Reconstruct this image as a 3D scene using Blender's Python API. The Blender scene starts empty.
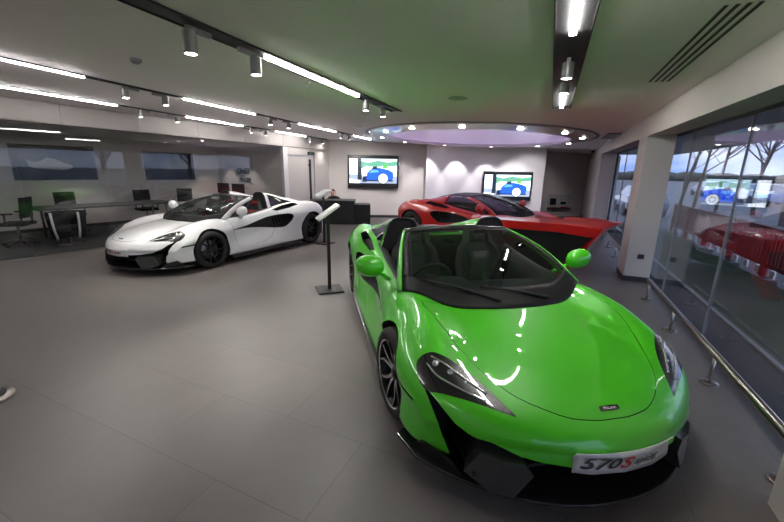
import bpy, bmesh, math, random
from mathutils import Vector, Matrix
from mathutils.bvhtree import BVHTree
from mathutils.interpolate import poly_3d_calc
random.seed(7)
sc = bpy.context.scene
col = sc.collection
PI = math.pi
DBG = False

# ------------------------------------------------------------------ materials
def mat(name, base=(.8,.8,.8), rough=.5, metal=0.0, coat=0.0, emit=None, estr=0.0, spec=None, coat_rough=.03, alpha=None):
    m = bpy.data.materials.new(name); m.use_nodes = True
    b = m.node_tree.nodes['Principled BSDF']
    b.inputs['Base Color'].default_value = (*base, 1)
    b.inputs['Roughness'].default_value = rough
    b.inputs['Metallic'].default_value = metal
    b.inputs['Coat Weight'].default_value = coat
    b.inputs['Coat Roughness'].default_value = coat_rough
    if spec is not None: b.inputs['Specular IOR Level'].default_value = spec
    if emit is not None:
        b.inputs['Emission Color'].default_value = (*emit, 1)
        b.inputs['Emission Strength'].default_value = estr
    return m

def glass_mat(name, tint=(.9,.95,.95), refl=.08, grow=.5, rough=0.0, gcol=(1,1,1)):
    """thin architectural glass: clear transmission with a mirror reflection that grows towards grazing angles"""
    m = bpy.data.materials.new(name); m.use_nodes = True
    nt = m.node_tree; nt.nodes.clear()
    out = nt.nodes.new('ShaderNodeOutputMaterial')
    mix = nt.nodes.new('ShaderNodeMixShader')
    tr = nt.nodes.new('ShaderNodeBsdfTransparent'); tr.inputs[0].default_value = (*tint, 1)
    gl = nt.nodes.new('ShaderNodeBsdfGlossy'); gl.inputs['Roughness'].default_value = rough
    gl.inputs[0].default_value = (*gcol, 1)
    lw = nt.nodes.new('ShaderNodeLayerWeight'); lw.inputs[0].default_value = .25
    mr = nt.nodes.new('ShaderNodeMapRange')
    mr.inputs['To Min'].default_value = refl; mr.inputs['To Max'].default_value = refl + grow
    nt.links.new(lw.outputs['Fresnel'], mr.inputs['Value'])
    nt.links.new(mr.outputs[0], mix.inputs[0])
    nt.links.new(tr.outputs[0], mix.inputs[1]); nt.links.new(gl.outputs[0], mix.inputs[2])
    nt.links.new(mix.outputs[0], out.inputs[0])
    return m

def noise_bump(m, scale=200, strength=.1, dist=.001, colvar=0.0, cscale=3):
    nt = m.node_tree; b = nt.nodes['Principled BSDF']
    tc = nt.nodes.new('ShaderNodeTexCoord')
    n = nt.nodes.new('ShaderNodeTexNoise'); n.inputs['Scale'].default_value = scale
    nt.links.new(tc.outputs['Object'], n.inputs['Vector'])
    bp = nt.nodes.new('ShaderNodeBump'); bp.inputs['Strength'].default_value = strength; bp.inputs['Distance'].default_value = dist
    nt.links.new(n.outputs['Fac'], bp.inputs['Height']); nt.links.new(bp.outputs[0], b.inputs['Normal'])
    if colvar:
        c = b.inputs['Base Color'].default_value[:3]
        n2 = nt.nodes.new('ShaderNodeTexNoise'); n2.inputs['Scale'].default_value = cscale; n2.inputs['Detail'].default_value = 5
        nt.links.new(tc.outputs['Object'], n2.inputs['Vector'])
        r = nt.nodes.new('ShaderNodeMix'); r.data_type = 'RGBA'
        r.inputs['A'].default_value = (*[max(0, v*(1-colvar)) for v in c], 1)
        r.inputs['B'].default_value = (*[min(1, v*(1+colvar)) for v in c], 1)
        nt.links.new(n2.outputs['Fac'], r.inputs['Factor']); nt.links.new(r.outputs['Result'], b.inputs['Base Color'])
    return m

# ------------------------------------------------------------------ mesh builder
class MB:
    def __init__(s): s.v = []; s.f = []; s.m = []; s.sm = []
    def add(s, vs, fs, mi=0, smooth=False):
        o = len(s.v); s.v += [tuple(v) for v in vs]
        for f in fs: s.f.append([i+o for i in f]); s.m.append(mi); s.sm.append(smooth)
        return s
    def box(s, c, d, rz=0, mi=0, M=None):
        x, y, z = d[0]/2, d[1]/2, d[2]/2
        vs = [Vector((a*x, b*y, e*z)) for a in (-1,1) for b in (-1,1) for e in (-1,1)]
        R = M if M is not None else Matrix.Rotation(rz, 3, 'Z')
        vs = [R @ v + Vector(c) for v in vs]
        return s.add(vs, [(0,1,3,2),(4,6,7,5),(0,4,5,1),(2,3,7,6),(0,2,6,4),(1,5,7,3)], mi)
    def prism(s, pts, lo, hi, axis='z', mi=0, mside=None):
        """polygon pts (2D) extruded along an axis: z -> (x,y); y -> (x,z); x -> (y,z)"""
        def P(p, t):
            return {'z': (p[0], p[1], t), 'y': (p[0], t, p[1]), 'x': (t, p[0], p[1])}[axis]
        n = len(pts)
        vs = [P(p, lo) for p in pts] + [P(p, hi) for p in pts]
        o = len(s.v); s.v += vs
        s.f.append([o+i for i in range(n)][::-1]); s.m.append(mi); s.sm.append(False)
        s.f.append([o+n+i for i in range(n)]); s.m.append(mi); s.sm.append(False)
        for i in range(n):
            j = (i+1) % n
            s.f.append([o+i, o+j, o+n+j, o+n+i]); s.m.append(mi if mside is None else mside); s.sm.append(False)
        return s
    def tube(s, pts, r, n=10, mi=0, cap=True, closed=False, flat=None):
        pts = [Vector(p) for p in pts]; k = len(pts); o = len(s.v)
        rs = r if isinstance(r, (list, tuple)) else [r]*k
        up = Vector((0,0,1)); prev = None
        for i, p in enumerate(pts):
            if closed: t = pts[(i+1) % k] - pts[i-1]
            else: t = pts[min(i+1,k-1)] - pts[max(i-1,0)]
            t.normalize()
            if prev is None:
                a = t.cross(up)
                if a.length < 1e-3: a = t.cross(Vector((1,0,0)))
            else: a = prev - t*prev.dot(t)
            a.normalize(); prev = a; b = t.cross(a)
            for j in range(n):
                w = 2*PI*j/n
                s.v.append(tuple(p + a*math.cos(w)*rs[i]*(flat[0] if flat else 1) + b*math.sin(w)*rs[i]*(flat[1] if flat else 1)))
        for i in range(k if closed else k-1):
            i2 = (i+1) % k
            for j in range(n):
                j2 = (j+1) % n
                s.f.append([o+i*n+j, o+i*n+j2, o+i2*n+j2, o+i2*n+j]); s.m.append(mi); s.sm.append(True)
        if cap and not closed:
            s.f.append([o+j for j in range(n)][::-1]); s.m.append(mi); s.sm.append(False)
            s.f.append([o+(k-1)*n+j for j in range(n)]); s.m.append(mi); s.sm.append(False)
        return s
    def lathe(s, prof, n=32, M=None, mi=0, mis=None, smooth=True, cap=True):
        """profile of (radius, height) turned about local z, placed by the 4x4 M"""
        M = M or Matrix.Identity(4); o = len(s.v); k = len(prof)
        for (r, h) in prof:
            for j in range(n):
                w = 2*PI*j/n; s.v.append(tuple(M @ Vector((r*math.cos(w), r*math.sin(w), h))))
        for i in range(k-1):
            for j in range(n):
                j2 = (j+1) % n
                s.f.append([o+i*n+j, o+i*n+j2, o+(i+1)*n+j2, o+(i+1)*n+j]); s.m.append(mis[i] if mis else mi); s.sm.append(smooth)
        if cap and prof[0][0] > 1e-6: s.f.append([o+j for j in range(n)][::-1]); s.m.append(mis[0] if mis else mi); s.sm.append(False)
        if cap and prof[-1][0] > 1e-6: s.f.append([o+(k-1)*n+j for j in range(n)]); s.m.append(mis[-1] if mis else mi); s.sm.append(False)
        return s
    def grid(s, rows, mi=0, smooth=True, flip=False):
        o = len(s.v); R = len(rows); C = len(rows[0])
        for r in rows: s.v += [tuple(p) for p in r]
        for i in range(R-1):
            for j in range(C-1):
                f = [o+i*C+j, o+i*C+j+1, o+(i+1)*C+j+1, o+(i+1)*C+j]
                s.f.append(f[::-1] if flip else f); s.m.append(mi); s.sm.append(smooth)
        return s
    def build(s, name, mats, parent=None, loc=None, rot=None, merge=None, recalc=True, sharp=None, bevel=None, solid=None, mirror_y=False):
        if mirror_y:
            n = len(s.v); s.v += [(x, -y, z) for x, y, z in s.v]
            for f, m_, q in list(zip(s.f, s.m, s.sm)): s.f.append([i+n for i in f][::-1]); s.m.append(m_); s.sm.append(q)
        me = bpy.data.meshes.new(name); me.from_pydata([tuple(map(float, v)) for v in s.v], [], s.f)
        for p, m_, q in zip(me.polygons, s.m, s.sm): p.material_index = m_; p.use_smooth = q
        if not isinstance(mats, (list, tuple)): mats = [mats]
        for m_ in mats: me.materials.append(m_)
        bm = bmesh.new(); bm.from_mesh(me)
        bmesh.ops.remove_doubles(bm, verts=bm.verts, dist=merge if merge else 1e-6)
        if bevel: bmesh.ops.bevel(bm, geom=[e for e in bm.edges if len(e.link_faces) == 2 and e.calc_face_angle(0) > .5], offset=bevel, segments=2, affect='EDGES', profile=.6, clamp_overlap=True)
        if solid:
            bmesh.ops.recalc_face_normals(bm, faces=bm.faces)
            bmesh.ops.solidify(bm, geom=list(bm.faces), thickness=solid)
        if recalc: bmesh.ops.recalc_face_normals(bm, faces=bm.faces)
        if sharp:
            for f in bm.faces: f.smooth = True
            for e in bm.edges:
                if len(e.link_faces) == 2 and e.calc_face_angle(0) > sharp: e.smooth = False
        bm.to_mesh(me); bm.free(); me.update()
        o = bpy.data.objects.new(name, me); col.objects.link(o)
        if parent is not None: o.parent = parent
        if loc is not None: o.location = loc
        if rot is not None: o.rotation_euler = rot
        return o

def thing(name, label, cat, loc=(0,0,0), rz=0, group=None):
    o = bpy.data.objects.new(name, None); col.objects.link(o); o.empty_display_size = .2
    o.location = loc; o.rotation_euler = (0,0,rz); o['label'] = label; o['category'] = cat
    if group: o['group'] = group
    return o
def tag(o, label, cat, group=None, kind=None):
    o['label'] = label; o['category'] = cat
    if group: o['group'] = group
    if kind: o['kind'] = kind
    return o
def struct(o): o['kind'] = 'structure'; return o
def copy_tree(o, parent=None, swap=None):
    c = o.copy(); col.objects.link(c)
    if parent is not None: c.parent = parent
    if swap and c.type == 'MESH':
        for i, s_ in enumerate(c.material_slots):
            m_ = s_.material
            if m_ and m_.name in swap:
                s_.link = 'OBJECT'; c.material_slots[i].material = swap[m_.name]
    for ch in list(o.children): copy_tree(ch, c, swap)
    return c

def pchip(keys):
    """monotone cubic through (x, value) keys (any order)"""
    ks = sorted(keys); xs = [k[0] for k in ks]; ys = [k[1] for k in ks]; n = len(xs)
    h = [xs[i+1]-xs[i] for i in range(n-1)]; d = [(ys[i+1]-ys[i])/h[i] for i in range(n-1)]
    m = [0]*n; m[0] = d[0]; m[-1] = d[-1]
    for i in range(1, n-1):
        if d[i-1]*d[i] <= 0: m[i] = 0
        else:
            w1 = 2*h[i]+h[i-1]; w2 = h[i]+2*h[i-1]; m[i] = (w1+w2)/(w1/d[i-1]+w2/d[i])
    def f(x):
        if x <= xs[0]: return ys[0]
        if x >= xs[-1]: return ys[-1]
        i = max(j for j in range(n-1) if xs[j] <= x); t = (x-xs[i])/h[i]
        return (ys[i]*(2*t**3-3*t**2+1)+m[i]*h[i]*(t**3-2*t**2+t)+ys[i+1]*(-2*t**3+3*t**2)+m[i+1]*h[i]*(t**3-t**2))
    return f
def crom(pts, per, closed=False):
    """Catmull-Rom through points (tuples), per = samples per segment"""
    pts = [Vector(p) for p in pts]; n = len(pts); out = []
    segs = n if closed else n-1
    for i in range(segs):
        p0 = pts[i-1] if (i > 0 or closed) else pts[0]*2-pts[1]
        p1 = pts[i]; p2 = pts[(i+1) % n]
        p3 = pts[(i+2) % n] if (i+2 < n or closed) else pts[n-1]*2-pts[n-2]
        k = per[i] if isinstance(per, (list, tuple)) else per
        for j in range(k):
            t = j/k
            out.append(.5*((2*p1)+(p2-p0)*t+(2*p0-5*p1+4*p2-p3)*t*t+(3*p1-p0-3*p2+p3)*t**3))
    if not closed: out.append(pts[-1])
    return out

def boolean(o, cutter, op='DIFFERENCE', keep_cutter=False):
    n0 = len(o.data.vertices)
    for attempt in range(4):
        md = o.modifiers.new('b', 'BOOLEAN'); md.operation = op; md.solver = 'EXACT'; md.object = cutter
        md.material_mode = 'TRANSFER'
        md.use_hole_tolerant = attempt >= 1; md.use_self = attempt >= 3
        dg = bpy.context.evaluated_depsgraph_get(); dg.update()
        me = bpy.data.meshes.new_from_object(o.evaluated_get(dg), depsgraph=dg)
        o.modifiers.clear()
        if DBG: print('BOOL', op, attempt, len(me.vertices), len(me.polygons))
        if len(me.vertices) > (.6*n0 if op == 'DIFFERENCE' else 90): break
        for v in cutter.data.vertices: v.co += Vector((.00037, -.00023, .00031))
    o.data = me
    if not keep_cutter: bpy.data.objects.remove(cutter)
    return o
def dup(o, name):
    c = o.copy(); c.data = o.data.copy(); c.name = name; col.objects.link(c); return c
# ------------------------------------------------------------------ the sports car
# car space: x forward from the front axle, y left, z up from the ground; metres
K = lambda *a: pchip(list(a))
zc   = K((1.06,.425),(1.03,.49),(.98,.535),(.92,.575),(.8,.62),(.6,.68),(.3,.735),(.05,.765),(-.4,.80),(-1,.82),(-1.55,.86),(-1.75,.99),(-2.0,1.0),(-2.4,.975),(-3.0,.90),(-3.35,.83),(-3.42,.80))
zhd  = K((1.06,.425),(1.03,.49),(.98,.53),(.92,.57),(.8,.615),(.6,.675),(.3,.73),(.05,.76),(-.4,.79),(-1,.82),(-1.55,.87),(-1.75,1.0),(-2.0,1.01),(-2.4,.965),(-3.0,.90),(-3.35,.83),(-3.42,.80))
zval = K((1.06,.425),(1.0,.515),(.92,.56),(.75,.62),(.52,.672),(.3,.715),(.05,.745),(-.4,.79),(-1,.81),(-1.55,.85),(-1.75,.93),(-2.0,.955),(-2.4,.935),(-3.0,.89),(-3.35,.825),(-3.42,.80))
zcr  = K((1.06,.42),(1.0,.505),(.92,.56),(.75,.635),(.6,.685),(.45,.725),(.3,.76),(.1,.795),(-.15,.81),(-.4,.80),(-.7,.80),(-1.1,.835),(-1.5,.89),(-1.9,.955),(-2.3,.985),(-2.7,.975),(-3.0,.93),(-3.2,.88),(-3.38,.80),(-3.42,.78))
ycr  = K((1.06,.80),(.9,.775),(.6,.755),(.3,.745),(0,.745),(-.4,.76),(-.7,.755),(-1.1,.745),(-1.5,.75),(-1.9,.77),(-2.3,.785),(-2.8,.785),(-3.2,.76),(-3.42,.72))
ysh  = K((1.06,.87),(.9,.90),(.6,.935),(.3,.95),(0,.955),(-.3,.935),(-.6,.89),(-.9,.855),(-1.3,.838),(-1.65,.872),(-2.1,.948),(-2.5,.965),(-2.9,.96),(-3.2,.925),(-3.42,.86))
zsh  = K((1.06,.40),(.98,.45),(.9,.485),(.6,.55),(.3,.585),(0,.60),(-.3,.62),(-.6,.66),(-.9,.70),(-1.5,.745),(-2,.74),(-2.5,.74),(-3,.72),(-3.42,.68))
yw   = K((1.06,.865),(.9,.895),(.6,.93),(.3,.935),(0,.935),(-.3,.905),(-.6,.885),(-1,.88),(-1.5,.892),(-1.9,.925),(-2.3,.945),(-2.9,.945),(-3.42,.85))
zw   = K((1.06,.375),(.98,.37),(.9,.37),(.6,.38),(0,.39),(-.6,.44),(-1.2,.46),(-1.9,.45),(-2.5,.45),(-3,.46),(-3.42,.55))
ysl  = K((1.06,.85),(.98,.88),(.9,.90),(.6,.935),(.3,.94),(0,.935),(-.3,.93),(-.9,.935),(-1.5,.945),(-2,.95),(-2.5,.95),(-3,.93),(-3.42,.84))
zsl  = K((1.06,.355),(.98,.30),(.9,.27),(.6,.26),(.3,.24),(0,.23),(-3,.22),(-3.3,.34),(-3.42,.46))
zb   = K((1.06,.34),(.98,.24),(.9,.20),(.6,.19),(.3,.18),(0,.15),(-2.9,.15),(-3.2,.26),(-3.42,.44))
def warp(x, y):
    w = max(0.0, x/1.06)**1.5
    r = max(0.0, (-2.9-x)/.52)**1.5
    return x - .36*(abs(y)/.8)**2.2*w + .16*(abs(y)/.8)**2.4*min(r, 1.3)
def ring(x):
    pts = [(0, zb(x)), (.45, zb(x)), (ysl(x)-.05, zb(x)), (ysl(x), zsl(x)), (yw(x), zw(x)), (ysh(x), zsh(x)),
           (ycr(x), zcr(x)), (.50, zval(x)), (.26, zhd(x)), (0, zc(x))]
    per = [2, 3, 3, 4, 5, 8, 7, 5, 5]
    q = [Vector((p[0], p[1], 0)) for p in pts]
    # shoulder handle points keep the sides full
    out = crom(q, per)
    out[0].x = 0; out[-1].x = 0
    return [Vector((warp(x, max(p.x, 0)), max(p.x, 0), p.y)) for p in out]
def stations():
    xs = []
    x = 1.06
    while x > -3.42:
        xs.append(x); x -= .02 if x > .85 else (.035 if x > .1 else (.05 if x > -2.9 else .035))
    xs.append(-3.42); return xs
def make_shell(mats):
    rows = [ring(x) for x in stations()]
    mb = MB(); mb.grid(rows)
    n = len(rows[0])
    for row, flip in ((rows[0], True), (rows[-1], False)):   # blunt ends
        a = [row[i] for i in range(n//2)]; b = [row[n-1-i] for i in range(n//2)]
        mid = [(p+q)/2 for p, q in zip(a, b)]
        mb.grid([a, mid, b], flip=flip)
        if n % 2: mb.add([row[n//2-1], row[n//2], row[n//2+1], mid[-1]], [(0, 1, 2, 3)], smooth=True)
    o = mb.build('shell', mats, mirror_y=True, merge=1e-4)
    return o
M_green = mat('green_paint', (.058,.53,.004), .4, 0.0, coat=.8, coat_rough=.025)
M_white = mat('white_paint', (.78,.78,.79), .35, 0.0, coat=1.0, coat_rough=.03)
M_red   = mat('red_paint', (.60,.004,.006), .32, 0.0, coat=1.0, coat_rough=.03)
M_black = mat('gloss_black', (.008,.008,.009), .25, coat=1.0)
M_void  = mat('matt_black_plastic', (.012,.012,.013), .6)
M_carbon= mat('dark_gloss_splitter', (.014,.014,.015), .2, coat=.6)
M_blade = mat('dark_grey_blade', (.035,.035,.036), .28, coat=.5)
M_tyre  = mat('tyre_rubber', (.014,.014,.014), .75)
M_rimd  = mat('dark_rim', (.03,.03,.033), .35, .7)
M_rimp  = mat('polished_rim', (.45,.45,.47), .25, 1.0)
M_rimb  = mat('black_rim', (.012,.012,.013), .3, .3, coat=.5)
M_disc  = mat('brake_disc', (.30,.30,.31), .4, 1.0)
M_calip = mat('brake_caliper', (.03,.03,.03), .4)
M_leath = mat('dark_leather', (.030,.033,.033), .55)
M_leath2= mat('grey_leather', (.045,.052,.052), .55)
M_leathr= mat('red_leather', (.30,.02,.02), .5)
M_chrome= mat('bright_chrome', (.75,.75,.77), .12, 1.0)
M_lens  = mat('clear_lens', (.42,.43,.45), .08, .6, coat=1.0)
M_plate = mat('white_plate', (.62,.62,.62), .35, coat=.3)
M_ink   = mat('dark_ink', (.03,.03,.03), .5)
M_inkr  = mat('red_ink', (.55,.02,.02), .5)
M_inks  = mat('silver_lettering', (.8,.8,.8), .4)
M_scr   = glass_mat('windscreen_glass', (.44,.51,.49), .045, .42)
M_sideg = mat('dark_side_glass', (.010,.012,.013), .04, coat=1.0)
M_tail  = mat('tail_lamp', (.3,.005,.005), .2, coat=1.0)
M_roof  = mat('black_roof', (.008,.008,.009), .38, coat=.25)
M_frit  = mat('black_glass_border', (.005,.005,.006), .5, spec=.25)
M_alc   = mat('dark_suede', (.018,.018,.019), .9)

def prism3(pts, n, out, inn, mats, name='cut'):
    n = Vector(n).normalized(); pts = [Vector(p) for p in pts]; k = len(pts)
    vs = [p+n*out for p in pts] + [p-n*inn for p in pts]
    c1 = sum(vs[:k], Vector())/k; c2 = sum(vs[k:], Vector())/k
    vs += [c1, c2]
    fs = []
    for i in range(k):
        j = (i+1) % k
        fs += [(i, j, 2*k), (k+j, k+i, 2*k+1), (i, k+i, k+j, j)]
    return MB().add(vs, fs).build(name, mats)
def flip(pts): return [(p[0], -p[1], p[2]) for p in pts][::-1]
def cutter(pts, lo, hi, axis, m=None): return MB().prism(pts, lo, hi, axis).build('cut', m or M_void)
def smooth2(pts, per=4, closed=True): return [tuple(v)[:2] for v in crom([(p[0], p[1], 0) for p in pts], per, closed)]
def smooth3(pts, per=4, closed=True): return [tuple(v) for v in crom(pts, per, closed)]

def shell_ref(o):
    me = o.data; vs = [v.co.copy() for v in me.vertices]; ns = [v.normal.copy() for v in me.vertex_normals] if False else [Vector(n.vector) for n in me.vertex_normals]
    ps = [tuple(p.vertices) for p in me.polygons]
    return BVHTree.FromPolygons(vs, ps), vs, ns, ps
def fix_normals(o, ref):
    bvh, vs, ns, ps = ref; me = o.data; out = [None]*len(me.loops)
    for p in me.polygons:
        p.use_smooth = True
    for p in me.polygons:
        for li in p.loop_indices:
            co = me.vertices[me.loops[li].vertex_index].co
            loc, nrm, idx, dist = bvh.find_nearest(co*.999 + p.center*.001)
            n = p.normal.copy()
            if idx is not None and dist < 2e-3 and p.normal.dot(nrm) > .8:
                w = poly_3d_calc([vs[i] for i in ps[idx]], loc)
                q = sum((ns[i]*w_ for i, w_ in zip(ps[idx], w)), Vector())
                if q.length > .1: n = q.normalized()
            out[li] = n
    me.normals_split_custom_set([tuple(n) for n in out])

shell = make_shell([M_green])
REF = shell_ref(shell); BV = REF[0]
def on_top(x, y):                      # height of the bodywork over (x, y)
    r = BV.ray_cast(Vector((x, y, 2)), Vector((0, 0, -1)))
    return r[0], r[1]
def on_front(y, z):
    r = BV.ray_cast(Vector((2, y, z)), Vector((-1, 0, 0)))
    return r[0], r[1]
def on_side(x, z, s=1):
    r = BV.ray_cast(Vector((x, 2*s, z)), Vector((0, -s, 0)))
    return r[0], r[1]

A = dup(shell, 'bodyA')
# cockpit
ck = [(.0,0),(-.05,.25),(-.20,.52),(-.40,.735),(-.65,.745),(-1.0,.745),(-1.40,.73),(-1.58,.71),(-1.66,.60),(-1.68,.3),(-1.68,0)]
ck = ck + [(x, -y) for x, y in ck[::-1][1:-1]]
boolean(A, cutter([(x-.0013,y+.0007) for x,y in ck], .303, 1.4, 'z', M_alc))
# wheel arches
for s in (1, -1):
    for x, r, z in ((0, .362, .325), (-2.67, .392, .350)):
        pts = [(x+r*math.cos(2*PI*i/40), z+r*math.sin(2*PI*i/40)) for i in range(40)]
        boolean(A, cutter(pts, *((.60, 1.2) if s > 0 else (-1.2, -.60)), 'y'))
    # swept side intake
    si = smooth2([(-.42,.602),(-.82,.642),(-1.36,.742),(-1.75,.768),(-2.0,.752),(-2.03,.67),(-1.93,.57),(-1.77,.495),(-1.48,.515),(-1.2,.555),(-.8,.595)], 3)
    boolean(A, cutter(si, *((.755, 1.2) if s > 0 else (-1.2, -.755)), 'y'))
    # slot on top of the rear shoulder
    sl = [(-2.30,.86,.93),(-2.20,.80,.97),(-1.85,.785,.93),(-1.55,.80,.87),(-1.66,.84,.85),(-2.0,.87,.88)]
    boolean(A, prism3(sl if s > 0 else flip(sl), (0, .45*s, 1), .1, .10, M_void))
    # thin side marker slit behind the front bumper
    boolean(A, cutter([(.30,.462),(.53,.452),(.53,.466),(.30,.484)], *((.85, 1.2) if s > 0 else (-1.2, -.85)), 'y'))
# nose opening below the bumper
no = [(0,.345),(.24,.35),(.47,.362),(.63,.392),(.74,.45),(.815,.53),(.846,.556),(.852,.54),(.825,.46),(.785,.34),(.745,.24),(.715,.02)]
no = no + [(-y, z) for y, z in no[::-1][:-1]]
boolean(A, cutter(no, .46, 1.4, 'x'))
# headlamps
hl = smooth3([(.405,.845,.63),(.43,.79,.70),(.49,.725,.70),(.58,.655,.68),(.70,.575,.63),(.82,.505,.575),(.872,.480,.552),(.83,.53,.55),(.74,.63,.545),(.64,.77,.55),(.57,.85,.545),(.47,.865,.57)], 3)
HN = (.50, .45, .74)
for s in (1, -1):
    q = hl if s > 0 else flip(hl); n = (HN[0], HN[1]*s, HN[2])
    boolean(A, prism3(q, n, .12, .10, M_void))
# shut lines: bonnet and doors become parts of their own
hd = [(-.055,.695),(.12,.675),(.36,.625),(.59,.545),(.78,.435),(.915,.27),(.962,.12),(.97,0)]
hd = hd + [(x, -y) for x, y in hd[::-1][1:]]
hd = hd + [(-.10,-.55),(-.10,.55)]
def inset(pts, d):
    c = Vector((sum(p[0] for p in pts)/len(pts), sum(p[1] for p in pts)/len(pts))); out = []
    n = len(pts)
    for i in range(n):
        a = Vector(pts[i-1]); b = Vector(pts[i]); e = Vector(pts[(i+1) % n])
        t = (e-a).normalized(); nr = Vector((-t.y, t.x))
        if nr.dot(c-b) < 0: nr = -nr
        out.append(tuple(b+nr*d))
    return out
hdS = smooth2(hd, 3)
hood = dup(A, 'bonnet')
boolean(hood, cutter(inset(hdS, .0035), .44, 1.2, 'z'), 'INTERSECT')
boolean(A, cutter(hdS, .42, 1.2, 'z'))
dr = [(-.44,.90),(-.47,.66),(-.52,.45),(-.56,.30),(-.75,.275),(-1.20,.285),(-1.38,.34),(-1.50,.47),(-1.60,.62),(-1.66,.80),(-1.62,.98),(-.44,.98)]
doors = []
for s in (1, -1):
    d_ = dup(A, 'door')
    lo, hi = (.748, 1.2) if s > 0 else (-1.2, -.748)
    boolean(d_, cutter(inset(dr, .0035), lo, hi, 'y'), 'INTERSECT')
    lo, hi = (.745, 1.2) if s > 0 else (-1.2, -.745)
    boolean(A, cutter(dr, lo, hi, 'y'))
    doors.append(d_)
lamps = []
for s in (1, -1):
    q = inset3 = hl if s > 0 else flip(hl); n = (HN[0], HN[1]*s, HN[2])
    c = sum((Vector(p) for p in q), Vector())/len(q)
    q = [tuple(c + (Vector(p)-c)*.985) for p in q]
    L_ = dup(shell, 'headlamp'); boolean(L_, prism3(q, n, .12, .06, M_black), 'INTERSECT')
    L_.data.materials.clear(); L_.data.materials.append(M_black)
    for p in L_.data.polygons: p.material_index = 0
    lamps.append(L_)
for o in [A, hood] + doors + lamps: fix_normals(o, REF)
A.name = 'body'
bpy.data.objects.remove(shell)

def txt_mesh(s, size, shear=0.0, extrude=.0, bold=0.0):
    cu = bpy.data.curves.new('t', 'FONT'); cu.body = s; cu.size = size; cu.shear = shear; cu.align_x = 'LEFT'; cu.resolution_u = 3; cu.offset = bold
    o = bpy.data.objects.new('t', cu); col.objects.link(o)
    dg = bpy.context.evaluated_depsgraph_get(); dg.update()
    me = bpy.data.meshes.new_from_object(o.evaluated_get(dg), depsgraph=dg)
    vs = [tuple(v.co) for v in me.vertices]; fs = [tuple(p.vertices) for p in me.polygons]
    bpy.data.objects.remove(o)
    return vs, fs
def lerp(a, b, t): return a + (b-a)*t

# windscreen surface --------------------------------------------------------
def screen_pt(u, t, off=0.0):
    """u -1..1 across (car right to left), t 0..1 from cowl to header"""
    yb_ = .775*u; xb_ = .045 - .395*abs(u)**2.5
    p = on_top(min(xb_, .9), max(-.76, min(.76, yb_)))[0]
    b = Vector((xb_, yb_, p.z + .004))
    h = Vector((-1.165 - .055*u*u, .545*u, 1.165 - .035*u*u))
    m = b.lerp(h, t)
    bulge = math.sin(PI*t)*.055
    n = Vector((.45, u*.35, .85)).normalized()
    return m + n*(bulge+off)
def screen_grid(us, ts, off=0.0): return [[screen_pt(u, t, off) for u in us] for t in ts]
rng = lambda a, b, n: [a+(b-a)*i/(n-1) for i in range(n)]

STEER = 0.0
def wheel(parent, x, s, front):
    R, w = (.322, .235) if front else (.350, .29)
    face = .948 if front else .955
    rr = R - (.077 if front else .095)
    M4 = Matrix.Rotation(-s*PI/2, 4, 'X')   # local +z -> outward
    h = w/2
    ty = MB().lathe([(rr-.012,-h+.01),(rr,-h),(R-.03,-h+.004),(R-.008,-h+.025),(R,-h+.05),(R,h-.05),(R-.008,h-.025),(R-.03,h-.004),(rr+.01,h),(rr-.004,h-.008),(rr-.012,h-.02),(rr-.012,-h+.01)], 56, M4)
    wo = ty.build('wheel', M_tyre, parent, sharp=1.2, loc=(x, s*(face-w/2), R))
    if front: wo.rotation_euler = (0, 0, STEER)
    rim = MB().lathe([(rr-.004,h-.006),(rr-.012,h-.012),(rr-.022,h-.03),(rr-.03,h-.08),(rr-.03,-h+.02)], 48, M4, mi=0, cap=False)
    rim.lathe([(rr-.006,h-.0035),(rr-.017,h-.010)], 48, M4, mi=1, cap=False)
    n = 10
    for k in range(5):
        for d in (-1, 1):
            a0 = 2*PI*k/5 + .3; a1 = a0 + d*.36; am = a0 + d*.13
            def P(r, a, z): return M4 @ Vector((r*math.cos(a), r*math.sin(a), z))
            segs = [(.035, a0 + d*.35, .030, h-.052), (.40*rr, am + d*.05, .024, h-.038), (.72*rr, a0 + d*.24, .017, h-.026), (rr-.014, a1, .015, h-.014)]
            vs = []
            for (r, a, hw, z) in segs:
                da = hw/max(r, .03)*.5
                vs += [P(r, a-da, z), P(r, a+da, z), P(r, a+da*1.3, z-.03), P(r, a-da*1.3, z-.03)]
            fs = [(0,1,2,3)]; mi = []
            o = len(rim.v); rim.v += [tuple(v) for v in vs]
            for i in range(3):
                b = i*4
                for q, (f, m_) in enumerate((((0,1,5,4),1), ((1,2,6,5),0), ((3,0,4,7),0), ((2,3,7,6),0))):
                    rim.f.append([o+b+v for v in f]); rim.m.append(m_); rim.sm.append(False)
    rim.lathe([(.0,h-.030),(.022,h-.031),(.030,h-.036),(.05,h-.045),(.055,h-.10)], 20, M4, mi=0)
    rim.build('rim', [M_rimd, M_rimp], wo, recalc=False)
    MB().lathe([(.02,-.006),(.17 if front else .175,-.006),(.17 if front else .175,.012),(.02,.012)], 36, M4).build('brake_disc', M_disc, wo)
    cal = MB(); Mx = M4 @ Matrix.Rotation(2.3 if s > 0 else .8, 4, 'Z')
    cal.box((0,0,0), (.05,.14,.07)); cal.v = [tuple(Mx @ (Vector(v)+Vector((.15,0,.01)))) for v in cal.v]
    cal.build('brake_caliper', M_calip, wo, bevel=.008)
    return wo

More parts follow.
